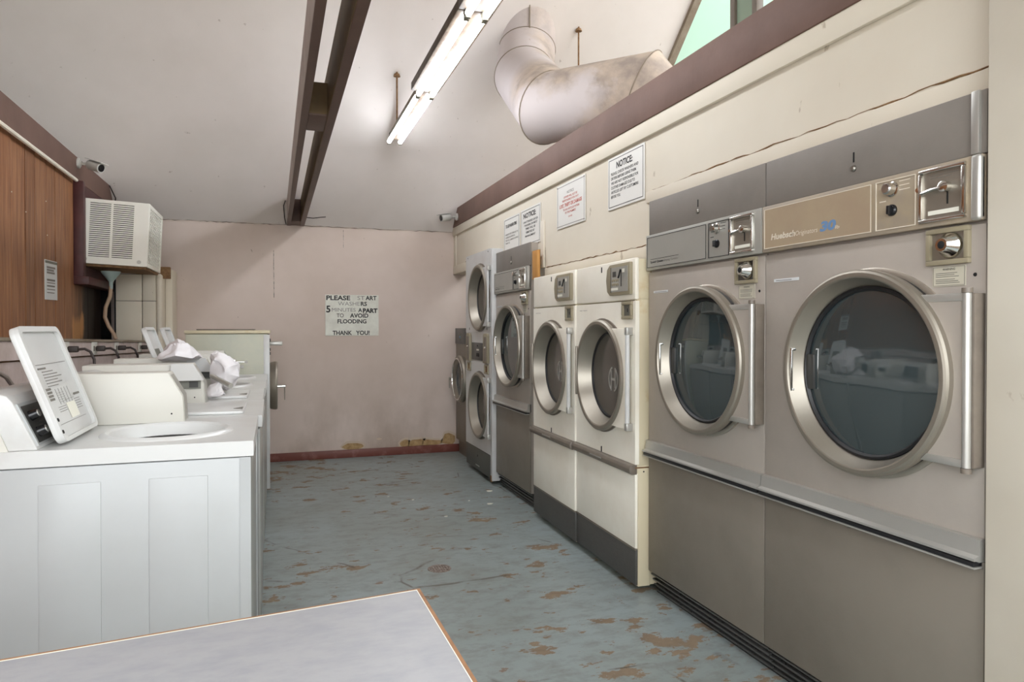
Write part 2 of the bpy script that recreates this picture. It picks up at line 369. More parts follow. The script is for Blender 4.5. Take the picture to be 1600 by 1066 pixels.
# ceiling edge batten and the mint translucent roof sheets beyond it
st(MB().prism_x([(YB, cz(YB) - .05), (RY, cz(RY) - .05), (RY, cz(RY)), (YB, cz(YB))], 3.2, 3.26).build('trim_1', 'greywood', smooth=False))
gr = thing('roof_glazing', 'mint green translucent roof sheets above brown beam, beyond the ceiling edge', 'skylight')
for i in range(3):
    for j in range(3):
        x0 = 3.27 + i * .55; ya, yb = 6.9 - j * 1.25, 6.9 - (j + 1) * 1.25 + .02
        MB().prism_x([(ya, cz(ya) + .02), (yb, cz(yb) + .02), (yb, cz(yb) + .03), (ya, cz(ya) + .03)], x0, x0 + .54).build('panel', 'green', gr, smooth=False)
MB().prism_x([(6.9, cz(6.9) - .06), (3.2, cz(3.2) - .06), (3.2, cz(3.2) + .02), (6.9, cz(6.9) + .02)], 4.30, 4.34).build('rafter', 'tie', gr)
MB().prism_x([(6.9, cz(6.9) - .06), (3.2, cz(3.2) - .06), (3.2, cz(3.2) + .02), (6.9, cz(6.9) + .02)], 4.9, 4.95).build('rafter', 'tie', gr)

cw_ = thing('side_window', 'dark framed green glass window above the brown beam at the top edge', 'window')
for yq in (2.97, 2.80): MB().box(2.18, 2.22, yq - .018, yq + .018, 2.2, 4.3, .003).build('post', 'bar', cw_)
MB().box(2.195, 2.203, 2.82, 2.95, 2.2, 4.3).build('pane', 'greenpane', cw_)
# left partition: planks, window with the air conditioner, beam
wl = st(MB().box(-1.42, -1.31, .6, YB, 0, 2.235).build('wall_left', 'dark'))
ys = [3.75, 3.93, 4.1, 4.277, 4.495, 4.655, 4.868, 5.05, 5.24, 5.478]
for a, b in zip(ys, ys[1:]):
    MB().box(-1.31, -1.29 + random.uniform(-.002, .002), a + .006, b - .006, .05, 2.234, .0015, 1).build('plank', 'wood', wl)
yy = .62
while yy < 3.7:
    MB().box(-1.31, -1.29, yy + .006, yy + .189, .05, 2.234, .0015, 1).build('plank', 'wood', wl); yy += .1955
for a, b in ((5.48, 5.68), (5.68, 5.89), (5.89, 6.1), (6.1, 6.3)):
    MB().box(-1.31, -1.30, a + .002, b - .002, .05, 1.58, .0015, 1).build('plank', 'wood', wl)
st(MB().prism_x([(-.4, 2.235), (6.65, 2.235), (6.47, 2.39), (-.4, 2.39)], -1.34, -1.27, 0).build('beam', 'brown', smooth=False))
st(MB().tube([(-1.262, -.3, 2.222), (-1.262, 5.43, 2.222)], .012, 8).build('trim_2', 'cream'))
wf = st(MB().box(-1.30, -1.27, 5.52, 6.45, 1.58, 2.232).build('window_1', 'maroon'))
MB().box(-1.30, -1.235, 5.485, 5.535, 1.55, 2.232, .004).build('window_frame', 'maroon', wf)
MB().box(-1.30, -1.245, 5.555, 5.60, 1.58, 2.232, .004).build('window_frame', 'maroon', wf)
MB().box(-1.30, -1.20, 5.47, 6.45, 1.52, 1.575, .004).build('window_sill', 'maroon', wf)

# right bulkhead over the dryers
XR = 1.69
wr = MB()
wr.box(XR, XR + .12, 4.27, YB, 1.75, 2.21); wr.box(XR, XR + .12, 2.845, 4.27, 1.552, 2.21); wr.box(XR, XR + .12, 1.2, 2.845, 1.815, 2.21)
wro = st(wr.build('wall_right', 'bulk', smooth=False))
st(MB().box(XR - .025, XR + .10, -.4, YB, 2.205, 2.375, .004).build('beam', 'brown'))
st(MB().box(XR - .018, XR, 1.2, YB, 2.128, 2.206, .003).build('trim_3', 'bulk'))
st(MB().box(XR - .012, XR, 6.0, YB, 1.75, 1.83, .003).build('trim_4', 'bulk'))
st(MB().box(XR - .012, XR, 4.275, 4.335, 1.62, 1.93, .003).build('trim_5', 'bulk'))
st(MB().box(XR - .006, XR, 2.85, 4.27, 1.552, 1.612, .002).build('trim_6', 'bulk'))
st(MB().box(XR - .008, XR, 1.2, 2.95, 1.815, 1.868, .002).build('trim_7', 'bulk'))
st(MB().box(XR - .006, XR, 6.63, YB, 1.83, 2.128, .002).build('trim_8', 'bulk'))
def crackline(name, pts, m='rust', r=.0028, parent=None):
    q = []; jt = .006
    for (a, b) in zip(pts, pts[1:]):
        a = Vector(a); b = Vector(b); n = 40
        for i in range(n): q.append(a.lerp(b, i / n) + Vector((0, random.uniform(-.004, .004), random.uniform(-.004, .004))))
    q.append(Vector(pts[-1])); rr = [r * random.uniform(.15, 1.3) for _ in q]
    return MB().tube(q, rr, 5).build(name, m, parent, smooth=False)
crackline('crack', [(XR - .002, 1.22, 1.874), (XR - .002, 2.9, 1.872)], parent=wro)
crackline('crack', [(XR - .002, 2.9, 1.617), (XR - .002, 4.25, 1.617)], parent=wro)
crackline('crack', [(XR - .001, 5.7, 1.835), (XR - .001, 6.3, 1.84)], parent=wro)
crackline('crack', [(-.95, YB - .006, ZB - .004), (.1, YB - .006, ZB - .006), (1.66, YB - .006, ZB - .004)], 'bar', .003, wb)
crackline('crack', [(.0, YB - .001, 1.93), (.002, YB - .001, 1.5)], 'greyink', .0022, wb)
crackline('crack', [(.62, YB - .001, 2.14), (.62, YB - .001, 1.98)], 'fadeink', .002, wb)
# dryer closet rear, side return and the near pillar
st(MB().box(2.75, 2.85, 1.0, YB, 0, 2.2).build('wall_closet_rear', 'bulk'))
st(MB().box(1.615, 2.6, -.45, 1.215, 0, 2.205, .004).build('pillar', 'pillar'))
# tie beams and blocking
def tie(x0, x1, lab):
    t = thing('tie_beam', lab, 'beam', (0, 0, 0))
    t['kind'] = 'structure'; return t
tb = thing('tie_beam', 'brown horizontal tie beam, left plank of the pair, with a pale outer face', 'beam')
MB().box(.116, .148, -.4, YB, 2.16, 2.375, .003).build('plank', 'tie', tb); MB().box(.1145, .116, -.4, YB, 2.163, 2.373).build('face', 'tielight', tb, 'pale grey outer face of the beam')
tb2 = thing('tie_beam', 'brown horizontal tie beam, right plank of the pair, with an olive inner face', 'beam')
MB().box(.230, .268, -.4, YB, 2.16, 2.375, .003).build('plank', 'tie', tb2); MB().box(.2285, .230, -.4, YB, 2.163, 2.373).build('face', 'olive', tb2, 'olive inner face of the beam')
k = thing('blocking', 'short wooden block between the two tie beams, nearest one with an olive end face', 'wood block', (0, 0, 0))
MB().box(.149, .228, 3.21, 3.47, 2.163, 2.31, .002).build('block', 'tie', k); MB().box(.149, .228, 3.206, 3.21, 2.17, 2.308).build('end_face', 'olive', k)
tag(MB().box(.149, .228, 6.45, 6.70, 2.163, 2.36, .002).build('blocking', 'tie'), 'dark wooden block between the tie beams at the back wall', 'wood block')
bw = MB().tube([(.272, 6.60, 2.225), (.34, 6.56, 2.215), (.42, 6.57, 2.23), (.45, 6.58, 2.235)], .004, 6).build('wire', 'cord'); tag(bw, 'short wire stub sticking from right side of the tie beams at the ceiling', 'wire')
tag(MB().tube([(.108, 6.70, 2.17), (.095, 6.66, 2.22), (.085, 6.55, 2.31), (.10, 6.5, 2.35)], .004, 6).build('wire', 'cord'), 'thin wire running down left of the tie beams at the back wall', 'wire')
tag(MB().tube([(-1.262, 6.62, 2.22), (-1.24, 6.55, 2.30), (-1.262, 6.44, 2.38)], .005, 6).build('wire', 'cord'), 'thin dark wire at the far end of the left brown beam', 'wire')

# baseboard and chipped plaster on the back wall
st(MB().box(-.1, 1.78, YB - .02, YB, 0, .075, .003).build('baseboard_back', 'base'))
def blotch(cx, cz_, w_, h_, m, y, name='plaster_chip', seed=0):
    rnd = random.Random(seed); pts = []
    for i in range(12):
        a = 2 * PI * i / 12; r = rnd.uniform(.72, 1.1); pts.append((cx + w_ / 2 * r * math.cos(a), max(.076, cz_ + h_ / 2 * r * math.sin(a))))
    MB().prism_y(pts, y, YB + .01).build(name, m, wb, smooth=False)
for i, (cx, c_, w_, h_) in enumerate(((.70, .105, .20, .09), (1.31, .105, .17, .10), (1.46, .10, .20, .09), (1.63, .13, .16, .14), (1.2, .11, .10, .10))):
    blotch(cx, c_, w_ + .03, h_ + .03, 'spallrim', YB - .003, 'plaster_edge', i); blotch(cx, c_ - .005, w_, h_ * .9, 'spall', YB - .005, 'plaster_chip', i)
blotch(.95, .16, .06, .025, 'spallrim', YB - .003, 'plaster_chip', 9)

# boxed pipe chase under the air conditioner
pc = thing('boxed_pipe_chase', 'cream boxed-in column of boards standing below the air conditioner', 'column')
MB().box(-1.20, -.86, 6.27, YB - .003, 0, 1.655).build('core', 'dark', pc)
for (x0, x1, z0, z1) in ((-1.185, -1.0, 1.44, 1.65), (-1.185, -1.0, 1.0, 1.436), (-.995, -.90, 1.44, 1.65), (-.995, -.90, 1.0, 1.436), (-1.185, -.90, 0, .996)):
    MB().box(x0, x1, 6.25, 6.272, z0, z1, .002).build('panel', 'bulk', pc)
MB().box(-.90, -.855, 6.25, YB - .003, 0, 1.66, .02, 4).build('corner_board', 'bulk', pc)
MB().box(-.853, -.80, 6.42, YB - .003, 0, 1.71, .004).build('side_board', 'bulk', pc)
tag(MB().box(-.92, -.80, 6.30, 6.34, 1.625, 1.72, .003).build('support_block', 'rust'), 'rusty brown block beneath the air conditioner on the boxed column', 'wood block')
# wiring chase with outlets behind the washers
wc = thing('wiring_chase', 'boxed ledge with power outlets along the left wall behind the washers', 'ledge', (0, 0, 0), (0, 0, 0))
def sl(y): return -.0205 * (y - 3.73)
def slbox(mb, x0, x1, y0, y1, z0, z1):
    return mb.poly([(y0, z0 + sl(y0)), (y1, z0 + sl(y1)), (y1, z1 + sl(y1)), (y0, z1 + sl(y0))], lambda p: (x0, p[0], p[1]), lambda p: (x1, p[0], p[1]))
cuts = [2.5, 3.45, 4.47, 5.15, 5.95, 6.24]
for a, b in zip(cuts, cuts[1:]):
    slbox(MB(), -1.28, -.935, a, b - .004, 1.085, 1.158).build('front_panel', 'pinkwall', wc, smooth=False)
slbox(MB(), -1.29, -.925, 2.5, 6.24, 1.159, 1.172).build('top_board', 'greywood', wc, smooth=False)
for a, b in ((3.0, 4.4), (4.41, 5.1), (5.11, 5.6), (5.61, 6.2)):
    slbox(MB(), -1.28, -.95, a, b, .3, 1.078).build('lower_panel', 'pinkwall', wc, smooth=False)
slbox(MB(), -1.28, -.96, 2.5, 6.22, 1.0, 1.084).build('gap_strip', 'rust', wc, smooth=False)
slbox(MB(), -1.28, -.95, 2.5, 2.98, .3, .98).build('lower_panel', 'maroon', wc, smooth=False)
for y in (3.80, 4.36, 4.93, 5.74):
    z = 1.122 + sl(y)
    ou = MB().box(-.935, -.929, y - .055, y + .055, z - .036, z + .036, .002).build('outlet_plate', 'offwhite', wc)
    for dy in (-.02,): MB().box(-.929, -.927, y + dy - .016, y + dy + .016, z - .014, z + .014, .001).build('socket', 'greyink', ou)
groups = None
cord_desc = {3.80: 'dark plug and cord beside the open washer lid', 4.36: 'dark plug and cord in outlet, second from the near lid', 4.93: 'dark plug and cord in the middle outlet of the ledge', 5.74: 'dark plug and cord in the outlet nearest the back wall'}
for y in (3.80, 4.36, 4.93, 5.74):
    z = 1.122 + sl(y) - .002
    t = thing('power_cord', cord_desc[y], 'power cord')
    MB().box(-.9285, -.885, y + .012, y + .045, z - .014, z + .016, .006, 3).build('plug', 'cord', t)
    pts = [(-.89, y + .03, z), (-.86, y + .032, z + .002), (-.835, y + .03, z - .012), (-.82, y + .03, z - .05), (-.815, y + .02, z - .12), (-.82, y, z - .3), (-.83, y, z - .6)]
    MB().tube(pts, .0065, 8).build('cable', 'cord', t)
tag(MB().tube([(-.90, 2.60, 1.12), (-.89, 2.70, 1.10), (-.88, 2.86, 1.05), (-.87, 2.95, .98), (-.87, 2.98, .85)], .008, 8).build('cable', 'greycord'), 'grey cable curving behind the nearest washer console', 'cable')

# ------------------------------------------------------------------ ceiling lights
for n, (y1, lab) in enumerate(((5.835, 'far end twin fluorescent tube fitting hanging near the back wall'), (4.592, 'middle twin fluorescent tube fitting with rusty edges'), (3.349, 'near twin fluorescent tube fitting cut by the top of the frame'))):
    t = thing('fluorescent_light', lab, 'ceiling light', (.955, y1, 2.77), (0, 0, 0), 'fluorescent fittings in one row')
    hw = .045 if n == 0 else .092
    f = MB().box(-hw, hw, -1.235, 0, .022, .075, .004).build('housing', 'fixture', t)
    for sx in (-.045, .045):
        MB().tube([(sx, -1.215, 0), (sx, -.02, 0)], .0165, 14).build('tube', 'tube', t)
        for q in (-1.225, -.01): MB().box(sx - .014, sx + .014, q - .010, q + .010, -.022, .03, .003).build('lamp_holder', 'socket', t)
for (x, y, z0, lab) in ((.930, 5.55, 2.84, 'thin rusty rod holding up the far fluorescent light'), (.955, 3.7, 2.84, 'thin rod holding up the near fluorescent light'), (2.316, 5.136, 2.7, 'thin rusty strap hanging from the ceiling behind the duct')):
    t = thing('hanging_rod', lab, 'rod'); MB().tube([(x, y, z0), (x, y, cz(y) + .01)], .007, 8).build('rod', 'rust', t); MB().lathe([(.028, 0), (.02, .02)], (x, y, cz(y) - .03), 'z', 12, cap0=True, cap1=True).build('ceiling_plate', 'rust', t)

# ------------------------------------------------------------------ exhaust duct: mitred sections
def duct(paths, r, name='duct_section'):
    t = thing('exhaust_duct', 'large round painted metal duct elbowing from the ceiling over the brown beam', 'duct')
    P = [Vector(p) for p in paths]; D = [(b - a).normalized() for a, b in zip(P, P[1:])]
    u = D[0].orthogonal().normalized(); v = D[0].cross(u); n = 40
    ring = [P[0] + (u * math.cos(2 * PI * k / n) + v * math.sin(2 * PI * k / n)) * r for k in range(n)]
    for i, d in enumerate(D):
        nn = (D[i] + D[i + 1]).normalized() if i + 1 < len(D) else d
        nxt = [p + d * ((P[i + 1] - p).dot(nn) / d.dot(nn)) for p in ring]
        mb = MB(); a = [mb.b.verts.new(p) for p in ring]; b = [mb.b.verts.new(p) for p in nxt]
        for k in range(n): mb.b.faces.new((a[k], a[(k + 1) % n], b[(k + 1) % n], b[k]))
        mb.build(name, 'duct', t)
        if i + 1 < len(D):
            c = sum(nxt, Vector()) / n; q = [c + (p - c) * 1.006 for p in nxt]
            MB().tube(q + [q[0], q[1]], .004, 6).build('seam', 'greywood', t)
        ring = nxt
    return t
DUCT = [(1.93, 5.28, 4.1), (1.93, 5.28, 3.45), (1.80, 4.98, 3.12), (1.72, 4.28, 2.67), (2.18, 3.86, 2.69), (2.37, 3.70, 2.35), (2.37, 3.70, 1.9)]
dct = duct(DUCT, .225)
MB().tube([(1.87, 5.055, 3.72), (1.87, 5.055, 3.49)], .005, 6).build('vertical_seam', 'greywood', dct)

# ------------------------------------------------------------------ steel tumble dryers (local: front faces -y, x right)
def steel_dryer(loc, rot, lab, w=.80, panel='silver', brand=None, toppanel=True):
    t = thing('tumble_dryer', lab, 'dryer', loc, rot); h = w / 2
    MB().box(-h + .003, h - .003, .012, .88, .10, 1.80).build('cabinet', 'steel', t)
    MB().box(-h + .0005, h - .0005, 0, .012, .705, 1.475, .003).build('front_panel', 'steel', t)
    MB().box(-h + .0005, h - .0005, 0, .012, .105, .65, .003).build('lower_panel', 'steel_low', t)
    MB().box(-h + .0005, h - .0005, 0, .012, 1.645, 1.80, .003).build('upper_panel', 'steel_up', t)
    kp = MB().box(-h, h, .045, .075, 0, .10).build('kick_plate', 'black', t)
    for i in range(4):
        MB().box(-h, h, .014 + .008 * i, .06, .084 - .025 * i, .092 - .025 * i, .002).build('ridge', 'kick', kp)
    # drip ledge
    l = MB().prism_x([(-.005, .708), (-.014, .705), (-.018, .668), (-.034, .662), (-.034, .656), (-.018, .655), (-.018, .652), (.0, .652), (0, .708)], -h, h).build('ledge_strip', 'alum', t, smooth=False)
    MB().box(-h + .004, h - .004, -.031, -.002, .641, .6525, .002).build('gasket_strip', 'black', l)
    MB().box(-h, h, -.033, -.003, .636, .6405, .001).build('lower_lip', 'alum', l)
    s = MB().lathe([(.007, 0), (.007, .006), (.004, .009)], (-.02, -.001, .628), 'y', 14, cap1=True).build('screw', 'screw', t)
    # control panel
    cp = MB().box(-h, h, -.016, .004, 1.482, 1.642, .004).build('control_panel', panel if panel == 'silver' else 'tandark', t)
    m2 = 'silver' if panel == 'silver' else 'tan'; ln = 'ink' if panel == 'silver' else 'whiteink'
    k = w / .80
    MB().box(-.385 * k, .072 * k, -.0175, -.015, 1.494, 1.630).build('name_plate', m2, cp)
    fr = MB(); fr.frame(-.385 * k, .072 * k, 1.494, 1.630, .0022, -.0185, -.017); fr.frame(.088 * k, .218 * k, 1.494, 1.630, .0022, -.0185, -.0155); fr.build('border_line', ln, cp)
    if brand == 'a':
        lettering('lettering', [('Huebsch', -.35, -.235, 1.522, 1.541), ], 'whiteink', cp, -.0182, .03, .2)
        lettering('lettering', [('Originators', -.233, -.135, 1.522, 1.537)], 'whiteink', cp, -.0182, .0, .15)
        lettering('lettering', [('30', -.125, -.062, 1.522, 1.549)], 'blueink', cp, -.0182, .05, .25)
        lettering('lettering', [('lb', -.062, -.045, 1.522, 1.532)], 'whiteink', cp, -.0182, .01)
    else:
        lettering('lettering', [('Speed Queen', -.355 * k, -.245 * k, 1.513, 1.522)], 'ink', cp, -.0182, .03)
        lettering('lettering', [('Drying Tumbler', -.24 * k, -.125 * k, 1.513, 1.522)], 'greyink', cp, -.0182, .0)
        MB().box(-.355 * k, -.125 * k, -.0183, -.0175, 1.529, 1.5305).build('border_line', 'ink', cp)
    bars(bars(MB(), .10 * k, .13 * k, 1.572, -.0158, 1, .003, .01), .165 * k, .20 * k, 1.62, -.0158, 3, .002, .012).build('print', ln, cp)
    kn = MB().lathe([(.021, 0), (.021, .004), (.017, .006), (.016, .024), (.012, .027)], (.143 * k, -.016, 1.603), 'y', 24, cap1=True).build('knob', 'chrome', cp)
    kn2 = MB().lathe([(.016, 0), (.016, .005), (.012, .008)], (.143 * k, -.016, 1.545), 'y', 20, cap1=True); kn2.box(.143 * k - .004, .143 * k + .004, -.036, -.02, 1.533, 1.557, .002); kn2.build('switch', 'blackgloss', cp)
    MB().lathe([(.007, 0), (.005, .003)], (.222 * k, -.016, 1.585), 'y', 12, cap1=True).build('screw', 'copper', cp)
    # coin window
    x0, x1 = .231 * k, .362 * k
    cw = MB().frame(x0, x1, 1.493, 1.632, .010, -.026, -.012, .003).build('coin_window_frame', 'chrome', cp)
    MB().box(x0 + .008, x1 - .008, -.0175, -.014, 1.50, 1.625).build('coin_plate', 'ringsteel', cw)
    cs = MB(); cs.lathe([(.014, 0), (.014, .016), (.009, .018)], ((x0 + x1) / 2 + .012, -.0175, 1.578), 'y', 16, cap1=True)
    cs.tube([((x0 + x1) / 2 + .01, -.03, 1.577), ((x0 + x1) / 2 - .02, -.034, 1.574), ((x0 + x1) / 2 - .05, -.03, 1.570)], .005, 8); cs.build('coin_lever', 'chrome', cw)
    MB().box((x0 + x1) / 2 + .012, (x0 + x1) / 2 + .016, -.0185, -.017, 1.535, 1.57).build('coin_slot', 'dark', cw)
    MB().box(x0 + .025, x1 - .02, -.019, -.0172, 1.512, 1.523).build('label_strip', 'velour', cw)
    bars(MB(), x0 + .03, x1 - .015, 1.612, -.0172, 2, .002, .007).build('print', 'greyink', cw)
    if panel != 'silver': MB().box(h - .026, h, -.024, .0, 1.482, 1.642, .008, 3).build('end_cap', 'alum', cp)
    # keyhole of the upper panel
    kh = MB().box(-.012, -.006, -.0015, 0, 1.712, 1.742, .0006, 1).build('key_slot', 'dark', t)
    MB().lathe([(.010, 0), (.010, .004), (.006, .008)], (-.009, 0, 1.694), 'y', 16, cap1=True).build('screw', 'screw', t)
    # coin box lock
    x0, x1 = .243 * k, .362 * k
    cb = MB().frame(x0, x1, 1.382, 1.476, .013, -.012, .002, .002).build('coin_box_frame', 'olivep', t)
    MB().box(x0 + .012, x1 - .012, -.003, .001, 1.392, 1.466).build('recess_plate', 'ringsteel' if panel != 'silver' else 'drum', cb)
    kk = MB(); kk.lathe([(.033, 0), (.033, .006), (.030, .012), (.023, .02), (.018, .034), (.016, .036)], ((x0 + x1) / 2 + .008, -.003, 1.430), 'y', 28, sx=1.0, cap1=True); kk.build('lock', 'chrome', cb)
    MB().lathe([(.010, 0), (.006, .002)], ((x0 + x1) / 2 + .008, -.039, 1.430), 'y', 16, cap1=True).build('key_slot', 'dark', cb)
    lb = MB().box(.256 * k, .348 * k, -.0015, 0, 1.327, 1.379).build('warning_label', 'label', t)
    b = MB(); b.frame(.258 * k, .346 * k, 1.329, 1.377, .001, -.002, -.0014); bars(b, .266 * k, .338 * k, 1.360, -.0015, 3, .0016, .0045); bars(b, .266 * k, .338 * k, 1.344, -.0015, 3, .0016, .0045); b.build('print', 'greyink', lb)
    lettering('lettering', [('WARNING', .285 * k, .32 * k, 1.368, 1.373)], 'ink', lb, -.0018, .02)
    tg = MB().box(-.355 * k, -.235 * k, -.0012, 0, 1.378, 1.388).build('tag_strip', 'paper', t); bars(MB(), -.345 * k, -.245 * k, 1.3815, -.0012, 1, .002, .01).build('print', 'greyink', tg)
    # door
    cx, cz_ = (.062 * k if w > .78 else .055), 1.093
    dr = MB().lathe([(.297, -.002), (.300, .012), (.292, .016), (.272, .016), (.272, -.02)], (cx, 0, cz_), 'y', 72).build('door_surround', 'brushed', t)
    MB().lathe([(.286, .010), (.286, .034), (.270, .034), (.270, .010)], (cx, 0, cz_), 'y', 72, closed=True).build('door_seal', 'black', t)
    d = MB().lathe([(.283, .030), (.291, .036), (.293, .062), (.290, .069), (.284, .072), (.274, .072), (.270, .070), (.247, .016), (.244, .012), (.272, .012)], (cx, 0, cz_), 'y', 96).build('door', 'ringsteel', t, ang=18)
    MB().lathe([(.250, .012), (.247, .024), (.240, .026), (.234, .018), (.236, .010)], (cx, 0, cz_), 'y', 72, closed=True).build('glass_gasket', 'black', d)
    MB().lathe([(.24, .013), (.20, .0165), (.13, .019), (.06, .0205), (.006, .021)], (cx, 0, cz_), 'y', 72, cap1=True).build('glass', 'glass', d)
    hz = MB(); 
    hx = cx - .262; hz.box(hx - .002, hx + .006, -.066, -.058, cz_ - .075, cz_ + .065, .003); hz.box(hx - .004, hx + .008, -.060, -.035, cz_ + .055, cz_ + .065, .003); hz.box(hx - .004, hx + .008, -.060, -.035, cz_ - .075, cz_ - .065, .003); hz.build('handle', 'chrome', d)
    MB().box(cx - .238, cx - .205, -.024, -.014, cz_ - .065, cz_ + .045, .003).build('latch', 'darkpanel', d)
    # hinge plate wraps behind the ring
    hp = MB(); r = .283; pts = []
    a0 = math.asin(.205 / r)
    for i in range(13):
        a = -a0 + 2 * a0 * i / 12; pts.append((cx + r * math.cos(a), cz_ + r * math.sin(a)))
    pts += [(.384 * k, cz_ + .205), (.384 * k, cz_ - .205)]
    hp.prism_y(pts, -.046, -.034).build('hinge_plate', 'steel', d)
    rr = cx + r * math.cos(a0)
    for s_ in (-1, 1): MB().box(rr - .004, .384 * k, -.049, -.034, cz_ + s_ * .203 - .010, cz_ + s_ * .203 + .010, .003).build('hinge_trim', 'alum', d)
    MB().tube([(.386 * k, -.044, cz_ - .212), (.386 * k, -.044, cz_ + .212)], .010, 14).build('hinge_post', 'alum', d)
    MB().box(.388 * k, .3995 * k, -.036, 0, cz_ - .212, cz_ + .212, .002).build('hinge_bracket', 'rust' if False else 'bar', t)
    for zz in (cz_ - .219, cz_ + .219): MB().tube([(.386 * k, -.044, zz - .006), (.386 * k, -.044, zz + .006)], .012, 12).build('hinge_cap', 'bar', d)
    MB().lathe([(.005, 0), (.004, .002)], (.372 * k, 0, 1.352), 'y', 10, cap1=True).build('screw', 'dark', t)
    return t
R9 = (0, 0, -PI / 2)
dA = steel_dryer((1.63, 1.627, 0), R9, 'nearest steel tumble dryer with a tan control panel, beside the cream pillar', panel='tan', brand='a')
dB = steel_dryer((1.63, 2.4305, 0), R9, 'steel tumble dryer with silver control panel, between tan-panelled dryer and cream dryers')
dC = steel_dryer((1.63, 4.78, 0), R9, 'steel tumble dryer under the hanging notices, between stacked white dryer and cream dryer', w=.755)
MB().box(.365, .386, -.01, .01, 1.645, 1.80, .003).build('edge_strip', 'alum', dA)

# ------------------------------------------------------------------ cream dryers
def cream_dryer(loc, rot, lab):
    t = thing('tumble_dryer', lab, 'dryer', loc, rot); w = .69; h = w / 2
    MB().box(-h + .002, h - .002, .01, .80, .03, .59, .006, 3).build('base_cabinet', 'creamold', t); MB().box(-h + .002, h - .002, .09, .80, .585, 1.54).build('cabinet', 'creamold', t)
    MB().box(-h + .002, h - .002, .01, .12, 1.35, 1.54, .004).build('top_cabinet', 'creamold', t)
    for sx in (-1, 1): MB().box(min(sx * (h - .002), sx * (h - .03)), max(sx * (h - .002), sx * (h - .03)), .01, .12, .585, 1.36, .004).build('side_wall', 'creamold', t)
    MB().box(-h, h, 0, .02, 1.352, 1.545, .006, 3).build('upper_panel', 'cream', t)
    MB().hole_plate(-h, h, .592, 1.346, 0, .02, 0, .984, .262, .262, 64).build('front_panel', 'cream', t)
    MB().box(-h, h, 0, .02, .205, .55, .004, 3).build('lower_panel', 'cream', t)
    kp = MB().box(-h, h, .002, .03, .035, .202, .003).build('kick_panel', 'kickgrey', t)
    MB().box(-h, h, .000, .01, .196, .204, .002).build('kick_trim', 'bar', kp)
    MB().prism_x([(.01, .545), (-.018, .548), (-.028, .556), (-.030, .574), (-.024, .588), (.01, .592)], -h, h, .002).build('handle_bar', 'bar', t)
    MB().box(-.10, .04, -.0315, -.028, .568, .574).build('handle_mark', 'alum', t)
    for (x, z) in ((-.02, 1.515), (-.02, .606)):
        MB().box(x - .006, x + .006, -.001, .001, z - .014, z + .014, .001).build('key_slot', 'dark', t)
    # coin module
    x0, x1, z0, z1 = .075, .318, 1.378, 1.528
    md = MB(); pts = [(x0, z0 + .02), (x0 - .012, (z0 + z1) / 2), (x0, z1 - .02), (x0 + .03, z1), (x1, z1), (x1, z0), (x0 + .03, z0)]
    mo = md.prism_y(pts, -.016, .002, .003).build('coin_module', 'olivep', t)
    MB().box(x0 + .05, x1 - .018, -.0175, -.015, z0 + .016, z1 - .016).build('face_plate', 'silver', mo)
    MB().box(x0 + .046, x0 + .05, -.018, -.014, z0 + .014, z1 - .014).build('shadow_gap', 'dark', mo)
    MB().box(x0 + .068, x0 + .105, -.0185, -.017, z1 - .062, z1 - .036).build('display', 'darkpanel', mo)
    q = MB().tube([(.235, -.022, z1 - .03), (.236, -.03, z1 - .06), (.228, -.03, z1 - .07)], .004, 6); q.box(.232, .237, -.019, -.017, z0 + .04, z1 - .03); q.build('coin_slot', 'dark', mo)
    lb = MB().box(x0 + .052, x0 + .125, -.0185, -.017, z0 + .024, z0 + .036); lb.box(.245, .268, -.0185, -.017, z1 - .045, z1 - .028); lb.build('label_strip', 'velour', mo)
    bt = MB()
    for i in range(4):
        for j in range(2): bt.lathe([(.008, 0), (.006, .002)], (x0 + .065 + i * .02, -.0175, z0 + .052 + j * .02), 'y', 10, cap1=True)
    bt.build('buttons', 'olivep', mo)
    # coin box
    cb = MB().frame(.222, .322, 1.262, 1.345, .016, -.012, .002, .003).build('coin_box_frame', 'olivep', t)
    MB().box(.236, .308, -.003, .001, 1.277, 1.330).build('recess_plate', 'fins', cb); MB().box(.269, .275, -.004, -.002, 1.296, 1.312).build('key_slot', 'dark', cb)
    lettering('lettering', [('Huebsch Originators', -.30, -.20, 1.312, 1.318)], 'fadeink', t, -.0008, .0)
    # door
    cx, cz_ = .0, .984
    MB().lathe([(.283, -.002), (.286, .008), (.27, .010), (.262, -.004)], (cx, 0, cz_), 'y', 64).build('door_surround', 'bar', t)
    d = MB().lathe([(.272, .006), (.278, .014), (.278, .030), (.270, .038), (.256, .038), (.250, .034), (.217, -.040), (.215, -.045), (.25, -.045)], (cx, 0, cz_), 'y', 80).build('door', 'ringsteel', t, ang=18)
    MB().lathe([(.220, -.040), (.216, -.032), (.208, -.032), (.206, -.042)], (cx, 0, cz_), 'y', 64, closed=True).build('glass_gasket', 'black', d)
    g = MB().lathe([(.212, -.040), (.15, -.037), (.06, -.035), (.006, -.0345)], (cx, 0, cz_), 'y', 64, cap1=True).build('glass', 'glassgrey', d)
    MB().box(cx - .268, cx - .255, -.041, -.030, cz_ - .12, cz_ + .14, .003).build('handle', 'ringsteel', d)
    # curved H emblem on the glass
    em = MB(); ex, ez = cx + .045, cz_ - .02; y = .0325
    def arc(a0, a1, r, wd):
        pts = []; n = 14
        for i in range(n + 1): a = a0 + (a1 - a0) * i / n; pts.append((ex + (r) * math.cos(a) * .9, ez + r * math.sin(a) * 1.1))
        for i in range(n, -1, -1): a = a0 + (a1 - a0) * i / n; pts.append((ex + (r - wd) * math.cos(a) * .9, ez + (r - wd) * math.sin(a) * 1.1))
        em.prism_y(pts, y, y + .002)
